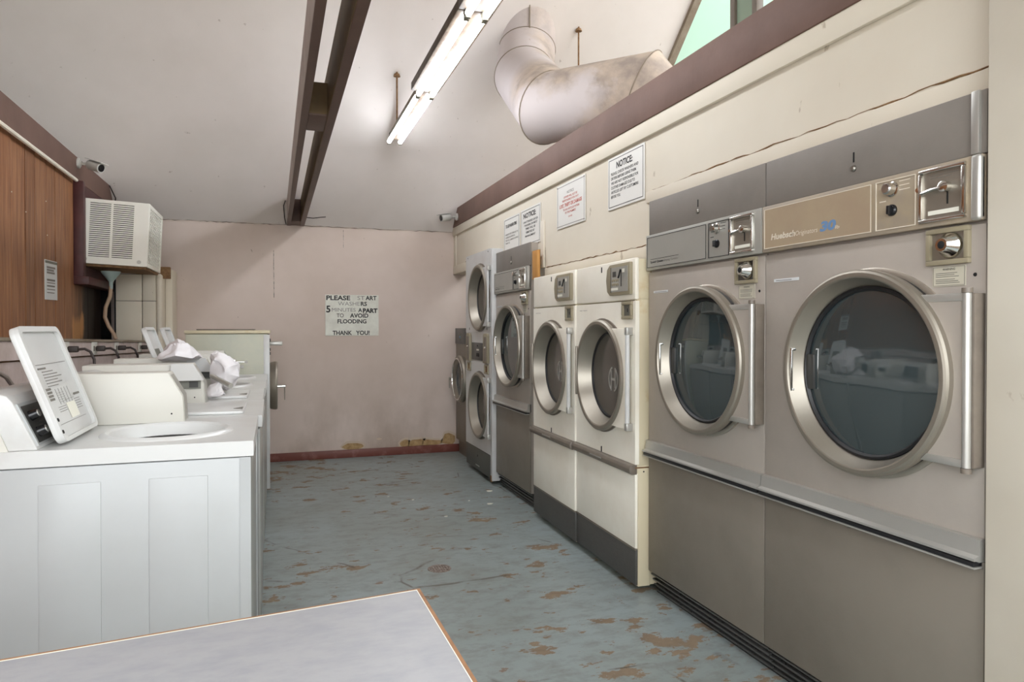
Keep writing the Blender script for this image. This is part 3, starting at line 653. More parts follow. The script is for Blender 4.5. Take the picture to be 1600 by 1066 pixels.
    arc(math.radians(105), math.radians(235), .058, .008); arc(math.radians(-75), math.radians(55), .058, .008)
    for sx in (-.022, .022): em.box(ex + sx - .0045, ex + sx + .0045, y, y + .002, ez - (.045 if sx > 0 else .058), ez + (.058 if sx > 0 else .045))
    em.box(ex - .022, ex + .022, y, y + .002, ez - .006, ez + .006)
    em.build('emblem', 'alum', d)
    # hinge plate
    r = .272; pts = []; a0 = math.asin(.235 / r)
    for i in range(13):
        a = -a0 + 2 * a0 * i / 12; pts.append((cx + r * math.cos(a), cz_ + r * math.sin(a)))
    pts += [(.298, cz_ + .235), (.298, cz_ - .235)]
    MB().prism_y(pts, -.026, -.006, .002).build('hinge_plate', 'cream', d)
    MB().tube([(.310, -.022, cz_ - .205), (.310, -.022, cz_ + .205)], .011, 12).build('hinge_post', 'whitedeck', d)
    for s in (-1, 1): MB().box(.298, .324, -.034, 0, cz_ + s * .222 - .018, cz_ + s * .222 + .018, .004).build('hinge', 'alum', d)
    return t
c1 = cream_dryer((1.5755, 3.188, 0), (0, 0, -PI / 2 - math.radians(1.3)), 'cream tumble dryer beside the steel dryers, its yellowed side showing')
c2 = cream_dryer((1.582, 3.882, 0), (0, 0, -PI / 2 - math.radians(1.3)), 'cream tumble dryer farther from the camera, beside the yellow pine board')
# rusty lower side cover of the nearer cream dryer
sc = MB().box(.3445, .352, .012, .075, .03, .575, .004).build('side_cover', 'creamold', c1); MB().lathe([(.004, 0), (.003, .001)], (.353, .04, .56), 'x', 8, cap1=True).build('screw', 'dark', sc)
MB().box(.340, .349, .0, .075, .575, .580, .001).build('side_seam', 'rust', c1)
tag(MB().box(1.635, 1.655, 4.275, 4.375, 1.545, 1.735, .003).build('pine_board', 'rawwood'), 'yellow pine board filling the gap above the cream dryer', 'board')
st(MB().box(1.66, 1.69, 4.27, 5.15, 1.545, 1.56).build('trim_9', 'bulk'))

# ------------------------------------------------------------------ stacked white dryer
t = thing('stacked_dryer', 'white two-drum stacked dryer standing near the back wall', 'dryer', (1.60, 5.552, 0), R9); h = .39
MB().box(-h + .002, h, .09, .80, .04, 1.84, .004).build('cabinet', 'whitedeck', t); MB().box(-h + .001, -h + .02, .012, .1, .04, 1.84, .003).build('side_wall', 'whitedeck', t); MB().box(-h + .002, h - .002, .012, .1, 1.80, 1.84, .003).build('top_wall', 'whitedeck', t)
MB().hole_plate(-h, h - .05, 1.185, 1.845, 0, .02, .06, 1.47, .252, .252, 56).build('upper_panel', 'whitedeck', t); MB().hole_plate(-h, h - .05, .225, .945, 0, .02, .06, .59, .252, .252, 56).build('lower_panel', 'whitedeck', t)
MB().box(-h, h - .05, 0.002, .02, .945, 1.185, .003).build('middle_panel', 'whitedeck', t)
MB().box(h - .05, h, .0, .1, .03, 1.84, .004).build('corner_strip', 'whitedeck', t)
kp = MB().box(-h, h - .05, .004, .03, .04, .22, .003).build('kick_panel', 'greenkick', t)
MB().box(-.09, .02, .002, .005, .072, .080).build('label_strip', 'alum', kp); MB().box(-.04, -.03, .002, .005, .150, .165).build('key_slot', 'dark', kp)
MB().box(h - .05, h - .02, -.003, .01, .02, .07, .003).build('rust_patch', 'rust', t)
mp = MB().box(-.18, .17, -.006, .004, .955, 1.10, .003).build('control_panel', 'darkpanel', t)
MB().box(-.03, .04, -.0075, -.005, 1.035, 1.048).build('label_strip', 'velour', mp); MB().box(-.035, .045, -.009, -.005, .985, 1.015, .002).build('display', 'dark', mp); MB().lathe([(.008, 0), (.006, .003)], (0, -.006, 1.075), 'y', 10, cap1=True).build('button', 'dark', mp)
for x0 in (-.33, .19):
    cmn = MB().prism_y([(x0, .94), (x0 + .12, .94), (x0 + .12, 1.16), (x0 + .10, 1.178), (x0 + .02, 1.178), (x0, 1.16)], -.018, .004, .003).build('coin_module', 'olivep', t)
    MB().box(x0 + .03, x0 + .10, -.0195, -.017, .955, 1.15).build('face_plate', 'bar', cmn); MB().box(x0 + .045, x0 + .08, -.024, -.019, 1.06, 1.072, .002).build('coin_lever', 'chrome', cmn)
    cb = MB().frame(x0 + .01, x0 + .11, .855, .932, .014, -.012, .002, .002).build('coin_box_frame', 'olivep', t); MB().box(x0 + .02, x0 + .10, -.003, 0, .865, .922).build('recess_plate', 'rust', cb)
    MB().box(x0 + .055, x0 + .065, -.001, .001, 1.205, 1.225).build('key_slot', 'dark', t)
for zc in (1.47, .59):
    cx = .06; 
    MB().lathe([(.278, -.002), (.280, .006), (.262, .008)], (cx, 0, zc), 'y', 56).build('door_surround', 'bar', t)
    d = MB().lathe([(.262, .004), (.270, .012), (.270, .026), (.262, .034), (.248, .034), (.242, .030), (.205, -.040), (.24, -.042)], (cx, 0, zc), 'y', 64).build('door', 'ringsteel', t, ang=18)
    MB().lathe([(.210, -.038), (.206, -.030), (.198, -.030), (.196, -.038)], (cx, 0, zc), 'y', 48, closed=True).build('glass_gasket', 'black', d)
    MB().lathe([(.202, -.036), (.12, -.033), (.006, -.031)], (cx, 0, zc), 'y', 48, cap1=True).build('glass', 'glassgrey', d)
    a0 = math.asin(.235 / .264); pts = [(cx + .264 * math.cos(-a0 + 2 * a0 * i / 12), zc + .264 * math.sin(-a0 + 2 * a0 * i / 12)) for i in range(13)] + [(.325, zc + .235), (.325, zc - .235)]
    MB().prism_y(pts, -.022, -.004, .002).build('hinge_plate', 'whitedeck', d)
    MB().tube([(.334, -.018, zc - .23), (.334, -.018, zc + .23)], .008, 10).build('hinge_post', 'whitedeck', d)
    for s in (-1, 1): MB().box(.32, .352, -.026, 0, zc + s * .222 - .02, zc + s * .222 + .02, .003).build('hinge', 'alum', d)
for x in (-.32, .28): MB().lathe([(.005, 0), (.004, .002)], (x, 0, 1.825), 'y', 10, cap1=True).build('screw', 'dark', t)

# ------------------------------------------------------------------ brown-grey front load washer in the far corner
t = thing('front_load_washer', 'brownish steel front-loading washer in the corner behind the stacked dryer', 'washer', (1.69, 6.36, 0), R9); h = .29
MB().box(-h, h, 0, .75, .14, 1.22, .004).build('cabinet', 'steel_low', t); MB().box(-h, h, .03, .6, 0, .14).build('base', 'bar', t)
cp = MB().box(-h, h, -.008, .004, 1.07, 1.22, .003).build('control_panel', 'darkpanel', t); MB().box(-.16, -.06, -.010, -.007, 1.10, 1.17, .002).build('display', 'fins', cp)
MB().lathe([(.012, 0), (.010, .004)], (-.10, -.01, 1.135), 'y', 16, cap1=True).build('badge', 'blueink', cp)
d = MB().lathe([(.22, 0), (.225, .03), (.215, .05), (.19, .055), (.165, .03), (.165, .02)], (-.035, 0, .74), 'y', 64).build('door', 'ringsteel', t)
MB().lathe([(.20, .056), (.198, .060), (.188, .060), (.187, .055)], (-.035, 0, .74), 'y', 56, closed=True).build('door_rim', 'chrome', d)
MB().lathe([(.165, .02), (.12, -.01), (.05, -.02), (.005, -.022)], (-.035, 0, .74), 'y', 48, cap1=True).build('glass', 'glass', d)
hh = MB(); hh.tube([(-.235, -.03, .73), (-.235, -.085, .73)], .009, 10); hh.tube([(-.235, -.08, .745), (-.235, -.08, .64)], .006, 8); hh.build('handle', 'ringsteel', d)

# ------------------------------------------------------------------ signs
def sign(name, lab, loc, rot, w, h, m='sign', border=None, bw=.003, bi=.012, cat='sign'):
    s = thing(name, lab, cat, loc, rot)
    MB().box(-w / 2, w / 2, 0, .004, -h / 2, h / 2, .0008, 1).build('board', m, s)
    if border: MB().frame(-w / 2 + bi, w / 2 - bi, -h / 2 + bi, h / 2 - bi, bw, -.0008, .0001).build('border_line', border, s)
    return s
s = sign('wall_sign', 'white board on the back wall with painted letters about washers and flooding', (.70, YB - .006, 1.342), (0, 0, 0), .493, .385, 'signaged')
def fx(a, b): return (a - 205) / 880 * .493 - .2465, (b - 205) / 880 * .493 - .2465
def fz(a, b): return .1925 - (b - 230) / 675 * .385, .1925 - (a - 230) / 675 * .385
ro = [('PLEASE', 222, 612, 248, 318, .03), ('ST', 730, 850, 248, 312, .0), ('ART', 865, 1050, 246, 312, .03), ('WASHE', 412, 770, 345, 408, -.005), ('RS', 785, 888, 345, 408, .03), ('5', 220, 288, 415, 520, .03),
      ('MINUTES', 310, 700, 450, 508, .0), ('A', 742, 808, 450, 512, .03), ('PART', 820, 1066, 456, 522, .05), ('TO', 388, 505, 540, 602, .02), ('AVOID', 606, 912, 540, 605, .03), ('FLOODING', 402, 880, 636, 700, .03), ('THANK', 322, 640, 825, 890, .03), ('YOU!', 703, 932, 825, 890, .03)]
for tx, a, b, c_, d_, of in ro:
    x0, x1 = fx(a, b); z0, z1 = fz(c_, d_)
    lettering('lettering', [(tx, x0, x1, z0, z1)], 'ink' if of >= .03 else ('greyink' if of > .01 else 'fadeink'), s, -.0006, of)
XS = XR - .0065
def notice(lab, yc, zc, w, h, lines, ink, border='ink', tilt=0, title=None, m='sign'):
    s = sign('wall_sign', lab, (XS, yc, zc), (0, tilt, -PI / 2), w, h, m, border)
    if title: lettering('lettering', [title], 'ink' if ink != 'redink' else ink, s, -.0008, .035)
    lettering('lettering', lines, ink, s, -.0008, .012)
    return s
W = .38; Hh = .272
s4 = notice('framed black NOTICE board about checking washers, nearest one on the right wall', 3.160, 1.978, .385, .272,
  [('PLEASE, CHECK WASHERS AND', -.155, .135, .042, .056), ('DRYERS BEFORE USING THEM.', -.155, .115, .018, .032), ('WE ARE NOT RESPONSIBLE FOR', -.155, .135, -.006, .008), ('CLOTHES DAMAGED DUE TO', -.155, .10, -.030, -.016), ('ARTICLES LEFT BY CUSTOMERS', -.155, .135, -.054, -.040), ('BEFORE YOU.', -.155, -.05, -.078, -.064)], 'ink', title=('NOTICE:', -.095, .075, .072, .103))
s3 = notice('white sign with faded red lettering about theft or damage', 3.85, 1.97, .42, .268,
  [('OWNER WILL NOT BE', -.10, .10, .042, .054), ('RESPONSIBLE FOR ANY', -.12, .12, .022, .034), ('TO ANY ARTICLES WITHIN', -.11, .13, -.034, -.022), ('OF THE PREMISES', -.08, .08, -.054, -.042), ('OWNER', -.03, .03, -.080, -.072)], 'redink', border='fadeink', title=('LOST, THEFT OR DAMAGE', -.165, .165, -.010, .010))
lettering('lettering', [('NOTICE', -.05, .05, .066, .082)], 'fadeink', s3, -.0008, .0)
for x in (-.198, .198):
    for z in (-.122, .122): MB().lathe([(.005, 0), (.003, .003)], (x, -.001, z), 'y', 10, cap1=True).build('screw', 'screw', s3)
s2 = notice('black NOTICE board about unattended laundry, hanging over the steel dryer', 4.54, 1.93, .385, .262,
  [('UNATTENDED DRYER', -.14, .15, .030, .044), ('/ WASHERS ON MOST', -.13, .14, .006, .020), ('TIMES WILL BE', -.10, .10, -.018, -.004), ('REMOVED BY', -.085, .085, -.044, -.030), ('MANAGEMENT', -.10, .10, -.070, -.056)], 'ink', title=('NOTICE:', -.14, .11, .066, .098))
s1 = notice('small print white notice board, last one along the right wall', 4.945, 1.925, .36, .262,
  [('PLEASE DO NOT OVERLOAD THE', -.14, .15, .000, .011), ('WASHERS AND DRYERS AS', -.14, .08, -.022, -.011), ('THIS WILL DAMAGE CLOTHES', -.14, .15, -.044, -.033), ('THANK YOU.', -.14, -.03, -.066, -.055)], 'greyink', title=('TO USE WASHER ITEMS', -.135, .12, .058, .080))
# paper notice on the wood wall
s = sign('paper_notice', 'white printed paper notice taped to the wood panelled wall', (-1.287, 4.95, 1.513), (0, math.radians(-1), PI / 2), .245, .24, 'paper', cat='paper')
MB().box(-.12, .12, -.002, 0, .10, .115).build('tape', 'fins', s); bars(bars(MB(), -.09, .09, .07, -.0005, 3, .012, .016), -.09, .09, -.0, -.0005, 5, .006, .02).build('print', 'fadeink', s)
bars(MB(), -.09, .09, -.006, -.0008, 2, .009, .035).build('print', 'greyink', s)
for (y, z, lb_) in ((4.28, 1.93, 'white filler dot on the wood planks nearest the frame edge'), (4.5, 1.86, 'white filler dot on the wood planks, second from the frame edge'), (4.86, 1.98, 'highest white filler dot on the wood planks'), (4.88, 1.78, 'white filler dot straight above the paper notice on the planks')):
    tag(MB().lathe([(0.004, 0), (.003, .002)], (-1.289, y, z), 'x', 10, cap1=True).build('wall_plug', 'velour'), lb_, 'filler', 'filler dots on the wood wall')

# ------------------------------------------------------------------ security cameras
def seccam(lab, loc, rot, arm):
    t = thing('security_camera', lab, 'camera', loc, rot)
    MB().lathe([(.035, 0), (.035, .012), (.022, .02)], (0, 0, 0), 'y', 24, cap1=True).build('mount', 'camwhite', t)
    MB().tube([(0, -.015, 0), (0, -.05, -.004), (arm[0] * .4, -.07, -.012)], .011, 10).build('bracket', 'camwhite', t)
    b = thing('x', '', '') if False else None
    a = Vector((arm[0] * .3, -.07, -.005)); e = a + Vector(arm)
    MB().tube([a, a.lerp(e, .1), e], [.028, .034, .034], 20).build('body', 'camwhite', t)
    d = (e - a).normalized(); MB().tube([e - d * .002, e + d * .004], .025, 20).build('lens', 'blackgloss', t)
    sd = Vector((-d.y, d.x, 0)).normalized() * .034; up = Vector((0, 0, .034))
    q = MB(); vs = [q.b.verts.new(p) for p in (a - sd + up, a + sd + up, e + d * .03 + sd + up, e + d * .03 - sd + up)]; f = q.b.faces.new(vs)
    ex = bmesh.ops.extrude_face_region(q.b, geom=[f]); [setattr(v, 'co', v.co + Vector((0, 0, .004))) for v in ex['geom'] if isinstance(v, bmesh.types.BMVert)]
    q.build('sunshield', 'camwhite', t)
    return t
# facing +X wall mount on left; on right facing -X
seccam('white bullet security camera on the left brown beam', (-1.27, 5.5, 2.352), (0, 0, PI / 2), (-.05, -.085, -.032))
seccam('small white security camera at the end of the right brown beam', (XR - .025, 6.50, 2.285), R9, (.025, -.095, -.02))

# ------------------------------------------------------------------ air conditioner with funnel and hose
t = thing('air_conditioner', 'ivory window air conditioner sticking out of the wood panelled wall', 'air conditioner', (-1.25, 5.91, 1.678), (math.radians(2.6), 0, PI / 2)); hx = .31
D0, D1 = -.385, .055; HT = .455
cabm = MB(); cabm.box(-hx + .012, hx, D0 + .012, D1, .008, HT - .006).build('inner_case', 'acdark', t)
sh = MB()   # shell: top, bottom, corner posts
sh.box(-hx + .008, hx, D0, D1, HT - .010, HT, .003); sh.box(-hx + .008, hx, D0, D1, 0, .010, .003)
sh.build('case', 'ac', t)
sd = MB(); fd = D1 - D0
ya, yb, yc_, yd = D0 + .78 * 0 + fd * .205, D0 + fd * .50, D0 + fd * .53, D0 + fd * .845   # front post, mid post, rear
x0 = -hx - .002
for (p, q) in ((D0, D0 + fd * .215), (D0 + fd * .515, D0 + fd * .545), (D0 + fd * .845, D1)): sd.box(x0, x0 + .010, p, q, HT * .11, HT * .945)
sd.box(x0, x0 + .010, D0, D1, 0, HT * .11); sd.box(x0, x0 + .010, D0, D1, HT * .945, HT)
sd.build('side_panel', 'ac', t)
for (p, q) in ((D0 + fd * .215, D0 + fd * .515), (D0 + fd * .545, D0 + fd * .845)):
    proto = None
    for i in range(26):
        z = HT * .115 + (HT * .825) * (i + .5) / 26
        if proto is None: proto = o = MB().box(x0 + .001, x0 + .009, p, q, -.0042, .0042).build('slat', 'ac', t)
        else: o = proto.copy(); C.objects.link(o)
        o.location = (0, 0, z)
MB().tube([(x0 - .002, D0 + .05, .03), (x0 + .001, D0 + .05, .03)], .014, 16).build('badge', 'offwhite', t); MB().tube([(x0 - .002, D1 - .05, .03), (x0 + .001, D1 - .05, .03)], .014, 16).build('badge', 'offwhite', t)
ff = MB().frame(-hx, hx, 0, HT, .028, D0 - .004, D0 + .01, .003); fr_ = ff.build('front_frame', 'ac', t)
MB().box(-hx + .02, hx - .02, D0 + .004, D0 + .008, .02, HT - .02).build('coil', 'fins', t)
gm = MB()
for i in range(9): x = -hx + .028 + (2 * hx - .056) * (i + .5) / 9; gm.box(x - .004, x + .004, D0 - .002, D0 + .004, .02, HT - .02)
for i in range(14): z = .028 + (HT - .056) * (i + .5) / 14; gm.box(-hx + .02, hx - .02, D0 - .001, D0 + .003, z - .003, z + .003)
gm.build('grille', 'ac', t, stuff=True)
MB().box(-.28, .28, D0 + .01, D1, -.018, -.001).build('drip_pan', 'rust', t)
t = thing('funnel', 'pale teal plastic funnel catching drips under the air conditioner', 'funnel', (-1.115, 5.72, 1.535))
MB().lathe([(.013, -.03), (.013, .02), (.062, .085), (.064, .095), (.060, .095), (.010, .022)], (0, 0, 0), 'z', 32).build('cone', 'teal', t)
tag(MB().tube([(-1.115, 5.72, 1.53), (-1.122, 5.72, 1.45), (-1.15, 5.72, 1.37), (-1.155, 5.72, 1.30), (-1.13, 5.72, 1.23), (-1.10, 5.72, 1.18), (-1.085, 5.72, 1.14)], .013, 12).build('drain_hose', 'hose'), 'beige drain hose running down from the teal funnel', 'hose')

# ------------------------------------------------------------------ top load washers (local: front -y -> +X world, x right -> +Y)
def rrect(x0, x1, y0, y1, r, n=5):
    P = []
    for (cx, cy, a) in ((x1 - r, y1 - r, 0), (x0 + r, y1 - r, 90), (x0 + r, y0 + r, 180), (x1 - r, y0 + r, 270)):
        for i in range(n + 1): q = math.radians(a + 90 * i / n); P.append((cx + r * math.cos(q), cy + r * math.sin(q)))
    return P
def washer(y0, lab, lid_open, hood=False, panels=False, wd=.62, xoff=0, console=True, slide=True):
    t = thing('top_load_washer', lab, 'washer', (-.065 + xoff, y0 + wd / 2, 0), (0, 0, PI / 2)); h = wd / 2
    MB().box(-h + .004, h - .004, .008, .70, .03, .846, .006).build('cabinet', 'white', t)
    MB().box(-h + .004, h - .004, .0, .01, .04, .842, .004).build('front_panel', 'offwhite2', t)
    MB().box(-h + .03, h - .03, .05, .66, 0, .03).build('base', 'dark', t)
    if panels:
        for a, b in ((.115, .267), (.384, .532)):
            MB().box(-h + .001, -h + .006, a, b, .10, .800, .0022, 2).build('side_emboss', 'white', t)
        MB().box(-h + .0015, -h + .005, .0, .03, .04, .846).build('corner_strip', 'white', t)
    # deck with tub opening
    ox, oy, rx, ry = -.045, .250, .170, .165
    dk = MB(); dk.hole_plate(-h, h, -.008, .70, .893, .044, ox, oy, rx, ry, 64, 'z')
    dko = dk.build('deck', 'whitedeck', t)
    if lid_open:
        rim = MB(); rim.lathe([(.90, -.030), (.95, -.018), (1.0, .004), (1.05, .010), (1.12, .006), (1.16, -.001)], (0, 0, 0), 'z', 64)
        for v in rim.b.verts: v.co = Vector((ox + v.co.x * rx, oy + v.co.y * ry, .893 + v.co.z))
        rim.build('opening_rim', 'whitedeck', t)
        tub = MB(); tub.lathe([(.90, -.029), (.98, -.05), (.9, -.06), (.88, -.35), (.01, -.36)], (0, 0, 0), 'z', 48)
        for v in tub.b.verts: v.co = Vector((ox + v.co.x * rx, oy + v.co.y * ry, .893 + v.co.z))
        tub.build('tub', 'kickgrey', t)
        # lid standing open, leaning on the console
        LX0, LX1 = -h + (.045 if panels else .075), -h + (.43 if panels else .385); L = .34; th = .022
        ld = MB(); ld.prism_z(rrect(LX0, LX1, 0, L, .03), 0, th - .008, .003)
        lo = ld.build('lid', 'whitedeck', t)
        lo.location = (0, .498, .898); lo.rotation_euler = (PI / 2 - math.radians(20), 0, 0)
        # in the lid frame: +z is the underside (faces aisle), y along the length
        rimm = MB(); out = rrect(LX0, LX1, 0, L, .03); inn = rrect(LX0 + .018, LX1 - .022, .012, L - .016, .024)
        V = [[rimm.b.verts.new((p[0], p[1], z)) for p in ps] for ps, z in ((out, th - .009), (out, th + .002), (inn, th + .002), (inn, th - .009))]
        n = len(out)
        for a, b in ((0, 1), (1, 2), (2, 3)):
            for i in range(n): rimm.b.faces.new((V[a][i], V[a][(i + 1) % n], V[b][(i + 1) % n], V[b][i]))
        rimm.build('lid_rim', 'whitedeck', lo, ang=50)
        z = th - .0072; pr = MB()
        bar_ = lambda x0, x1, y0, y1: pr.box(x0, x1, y0, y1, z, z + .0006)
        X = lambda u: LX0 + .03 + u * (LX1 - LX0 - .06); Yv = lambda v: L * (1 - v)
        if panels:
            bar_(X(.05), X(.95), Yv(.335), Yv(.331)); bar_(X(.08), X(.30), Yv(.375), Yv(.36))
            for i in range(6): bar_(X(.16), X(.16) + (.10 + .08 * ((i * 37) % 5) / 5), Yv(.40 + i * .026), Yv(.394 + i * .026))
            bar_(X(.0), X(.05), Yv(.47), Yv(.42)); 
            for i in range(4): bar_(X(.06), X(.20), Yv(.56 + i * .03), Yv(.54 + i * .03))
            for i in range(5): bar_(X(.30) + i * .03, X(.30) + i * .03 + .001, Yv(.70), Yv(.56)); bar_(X(.32), X(.52), Yv(.60 + .02 * i), Yv(.598 + .02 * i))
            bar_(X(.78), X(.98), Yv(.655), Yv(.635)); bar_(X(.45), X(.75), Yv(.672), Yv(.669))
            for i in range(5): bar_(X(.74), X(.92), Yv(.69 + i * .022), Yv(.686 + i * .022))
            for i in range(3): bar_(X(.2), X(.42), Yv(.72 + i * .02), Yv(.716 + i * .02))
            bar_(X(.05), X(.9), Yv(.86), Yv(.857))
            pr.build('print', 'greyink', lo)
            st_ = MB(); st_.box(X(.45), X(.72), Yv(.84), Yv(.70), z, z + .0008); st_.build('label_strip', 'velour', lo)
            for i in (0, 1): MB().lathe([(.006, 0), (.005, .002)], (LX0 + .012, .03 + i * .035, th + .002), 'z', 10, cap1=True).build('bumper', 'dark', lo)
            MB().box(LX1 - .004, LX1 + .003, .02, .10, .0, th).build('hinge_strip', 'bar', lo)
        else:
            bar_(X(.2), X(.8), Yv(.58), Yv(.36)); pr.build('print', 'fins', lo)
            MB().lathe([(.008, 0), (.006, .002)], (LX0 + .06, .10, z), 'z', 10, cap1=True).build('bumper', 'dark', lo)
    else:
        l = MB().prism_z(rrect(-h + .06, -h + .43, .06, .50, .02), .893, .905, .004).build('lid', 'whitedeck', t)
        MB().prism_z([(-h + .12, .066), (-h + .20, .066), (-h + .15, .10)], .9052, .9065).build('lid_notch', 'greyink', l)
        MB().box(-h + .06, -h + .43, .50, .515, .893, .901, .002).build('hinge_strip', 'white', l)
    # console
    if console:
        co = MB().prism_x([(.535, .893), (.592, 1.022), (.606, 1.040), (.64, 1.052), (.70, 1.045), (.70, .893)], -h + .015, .155, .003).build('console', 'whitedeck', t, ang=50)
        MB().prism_x([(.60, .893), (.66, 1.05), (.70, 1.045), (.70, .893)], -h + .008, -h + .018).build('end_cap', 'offwhite', co)
        f = lambda u, v, d: Vector((-h + .03 + u * .42, .5365 + v * .054 - d * .916, .897 + v * .122 + d * .40))
        def slab(u0, u1, v0, v1, d0, d1, nm, m):
            q = MB(); q.poly([(u0, v0), (u1, v0), (u1, v1), (u0, v1)], lambda p: f(p[0], p[1], d0), lambda p: f(p[0], p[1], d1)); return q.build(nm, m, co, smooth=False)
        slab(-.01, .99, .04, .97, -.002, .005, 'bezel', 'white'); slab(.015, .96, .09, .90, .0045, .0058, 'control_plate', 'darkpanel')
        for u in (.17, .32):
            for v in (.64,) if False else ((.66,) if u < .2 else (.66,)): pass
        for v in (.30, .66):
            c0 = f(.10, v, .004); c1_ = f(.10, v, .026)
            MB().tube([c0, c1_], [.015, .012], 16).build('knob', 'blackgloss', co)
            q = MB(); q.tube([c1_ - Vector((.0, 0, 0)), c1_ + (c1_ - c0) * .12], .010, 12); q.build('knob_face', 'alum', co)
        pr = MB()
        for i in range(10): pr.poly([(.17 + (i % 2) * .03, .14 + i * .07), (.24 + (i % 2) * .03, .14 + i * .07), (.24 + (i % 2) * .03, .15 + i * .07), (.17 + (i % 2) * .03, .15 + i * .07)], lambda p: f(p[0], p[1], .0057), lambda p: f(p[0], p[1], .0062))
        pr.build('print', 'fadeink', co)
    # coin meter
    m0, m1 = (.185, .300) if not hood else (.155, .300)
    cm = MB().prism_x([(.230, .893), (.235, .985), (.281, 1.067), (.69, 1.067), (.69, .893)], m0, m1, .004).build('coin_meter', 'offwhite', t)
    MB().prism_x([(.2285, .90), (.2335, .985), (.275, 1.058), (.279, 1.056), (.239, .985), (.234, .90)], m0 + .015, m1 - .015).build('front_plate', 'silver', cm)
    MB().lathe([(.003, 0), (.002, .001)], (m0 - .001, .27, .925), 'x', 8, cap0=True).build('screw', 'dark', cm)
    if slide:
        q = MB(); zc = .985; q.box(m0 + .03, m1 - .03, .13, .232, zc - .004, zc + .004, .002); q.tube([(m0 + .02, .132, zc), (m1 - .02, .132, zc)], .010, 12); q.box(m0 + .02, m1 - .02, .20, .232, zc - .02, zc + .02, .003); q.build('coin_slide', 'chrome', cm)
    if hood:
        q = MB(); q.poly([(.235, .893), (.30, .893), (.30, 1.065), (.285, 1.065)], lambda p: (0, 0, 0), lambda p: (0, 0, 0)) if False else None
        q.prism_x([(.232, 1.0), (.275, 1.069), (.36, 1.069), (.36, 1.0)], m0 - .05, m0, .0)
        for v in q.b.verts:
            if v.co.x < m0 - .04 and v.co.z > 1.03: v.co.x = m0 - .01
        q.build('hood', 'whitedeck', cm, smooth=False)
        MB().box(m0 - .008, m0 - .001, .245, .335, .962, 1.0).build('coin_recess', 'fins', cm); MB().box(m0 - .010, m0 - .006, .255, .29, .968, .994).build('coin_slot', 'darkpanel', cm)
    return t
washer(2.160, 'nearest top-load washer, lid open with printed instructions, black control plate', True, panels=True, slide=False)
washer(2.785, 'top-load washer with a shut lid, second from the camera, hooded white coin meter', False, hood=True, xoff=.014, slide=False)
washer(3.410, 'top-load washer with shut lid, its coin meter draped by white cloths', False, hood=True, xoff=.008)
washer(4.035, 'top-load washer behind the cloths, nearer of two open lids', True, xoff=.012)
washer(4.660, 'top-load washer next to the cream front-loader, farther of two open lids', True, xoff=.014)

# front load washer at the end of the row (face to +X)
t = thing('front_load_washer', 'pale cream front-loading washer with round steel door at end of the washer row', 'washer', (-.038, 5.80, 0), (0, 0, PI / 2)); h = .34
MB().box(-h, h, .004, .56, .06, 1.178, .006).build('cabinet', 'greycream', t)
MB().box(-h - .006, h + .006, -.012, .568, 1.180, 1.204, .006).build('top_panel', 'creamold', t)
MB().box(-h + .002, h - .002, -.004, .006, .05, 1.17, .003).build('front_panel', 'steel', t); MB().box(-h - .001, -h + .010, -.008, .035, .03, 1.172, .002).build('corner_strip', 'whitedeck', t)
MB().box(-h + .03, h - .03, .03, .5, 0, .06).build('base', 'dark', t)
MB().box(-.22, .06, .1, .5, 1.204, 1.214, .003).build('soap_lid', 'bar', t)
q = MB(); q.box(-.24, -.10, -.10, -.004, 1.090, 1.118, .006); q.build('dispenser_handle', 'alum', t)
for z in (1.13, 1.06, 1.03): MB().lathe([(.012, 0), (.010, .01)], (-.25, -.004, z), 'y', 12, cap1=True).build('button', 'dark', t)
d = MB().lathe([(.175, .0), (.185, .02), (.19, .05), (.185, .062), (.17, .064), (.14, .04)], (0, 0, .77), 'y', 64).build('door', 'ringsteel', t)
MB().lathe([(.14, .04), (.10, .02), (.006, .012)], (0, 0, .77), 'y', 48, cap1=True).build('glass', 'glass', d); MB().lathe([(.178, .004), (.182, .03), (.172, .03), (.168, .004)], (0, 0, .77), 'y', 48, closed=True).build('door_seal', 'black', d)
q = MB(); q.tube([(-.17, -.03, .775), (-.17, -.12, .775)], .010, 10); q.tube([(-.17, -.115, .785), (-.17, -.115, .67)], .004, 8); q.build('handle', 'chrome', d)

# ------------------------------------------------------------------ crumpled white cloths on the coin meters
def cloth(lab, pts, seed, amp=.0042):
    b = bmesh.new(); [b.verts.new(p) for p in pts]
    res = bmesh.ops.convex_hull(b, input=b.verts); 
    loose = [v for v in b.verts if not v.link_faces]; bmesh.ops.delete(b, geom=loose, context='VERTS')
    bmesh.ops.subdivide_edges(b, edges=list(b.edges), cuts=5, use_grid_fill=True, smooth=.12)
    bmesh.ops.triangulate(b, faces=b.faces); b.normal_update()
    off = Vector((seed * 3.1, seed, 0)); mv = []
    for v in b.verts:
        q = v.co * 11 + off; n = noise.noise(q); m_ = noise.noise(v.co * 30 + off)
        mv.append(v.co + v.normal * (amp * 2.6 * (1 - abs(n) * 4.2) + amp * .6 * m_ - amp))
    for v, c in zip(b.verts, mv): v.co = c; v.co.z = max(v.co.z, .9055)
    mb = MB(); mb.b = b; o = mb.build('crumpled_cloth', 'cloth', None, ang=40); tag(o, lab, 'cloth'); return o
cloth('crumpled white cloth, left one, tented on top of a washer coin meter', [(-.53, 3.72, 1.075), (-.505, 3.72, 1.098), (-.485, 3.71, 1.125), (-.44, 3.74, 1.165), (-.401, 3.72, 1.143), (-.367, 3.72, 1.105), (-.338, 3.72, 1.078), (-.37, 3.66, 1.074), (-.50, 3.66, 1.074), (-.44, 3.62, 1.09), (-.545, 3.93, 1.074), (-.476, 3.93, 1.155), (-.365, 3.93, 1.075)], 3)
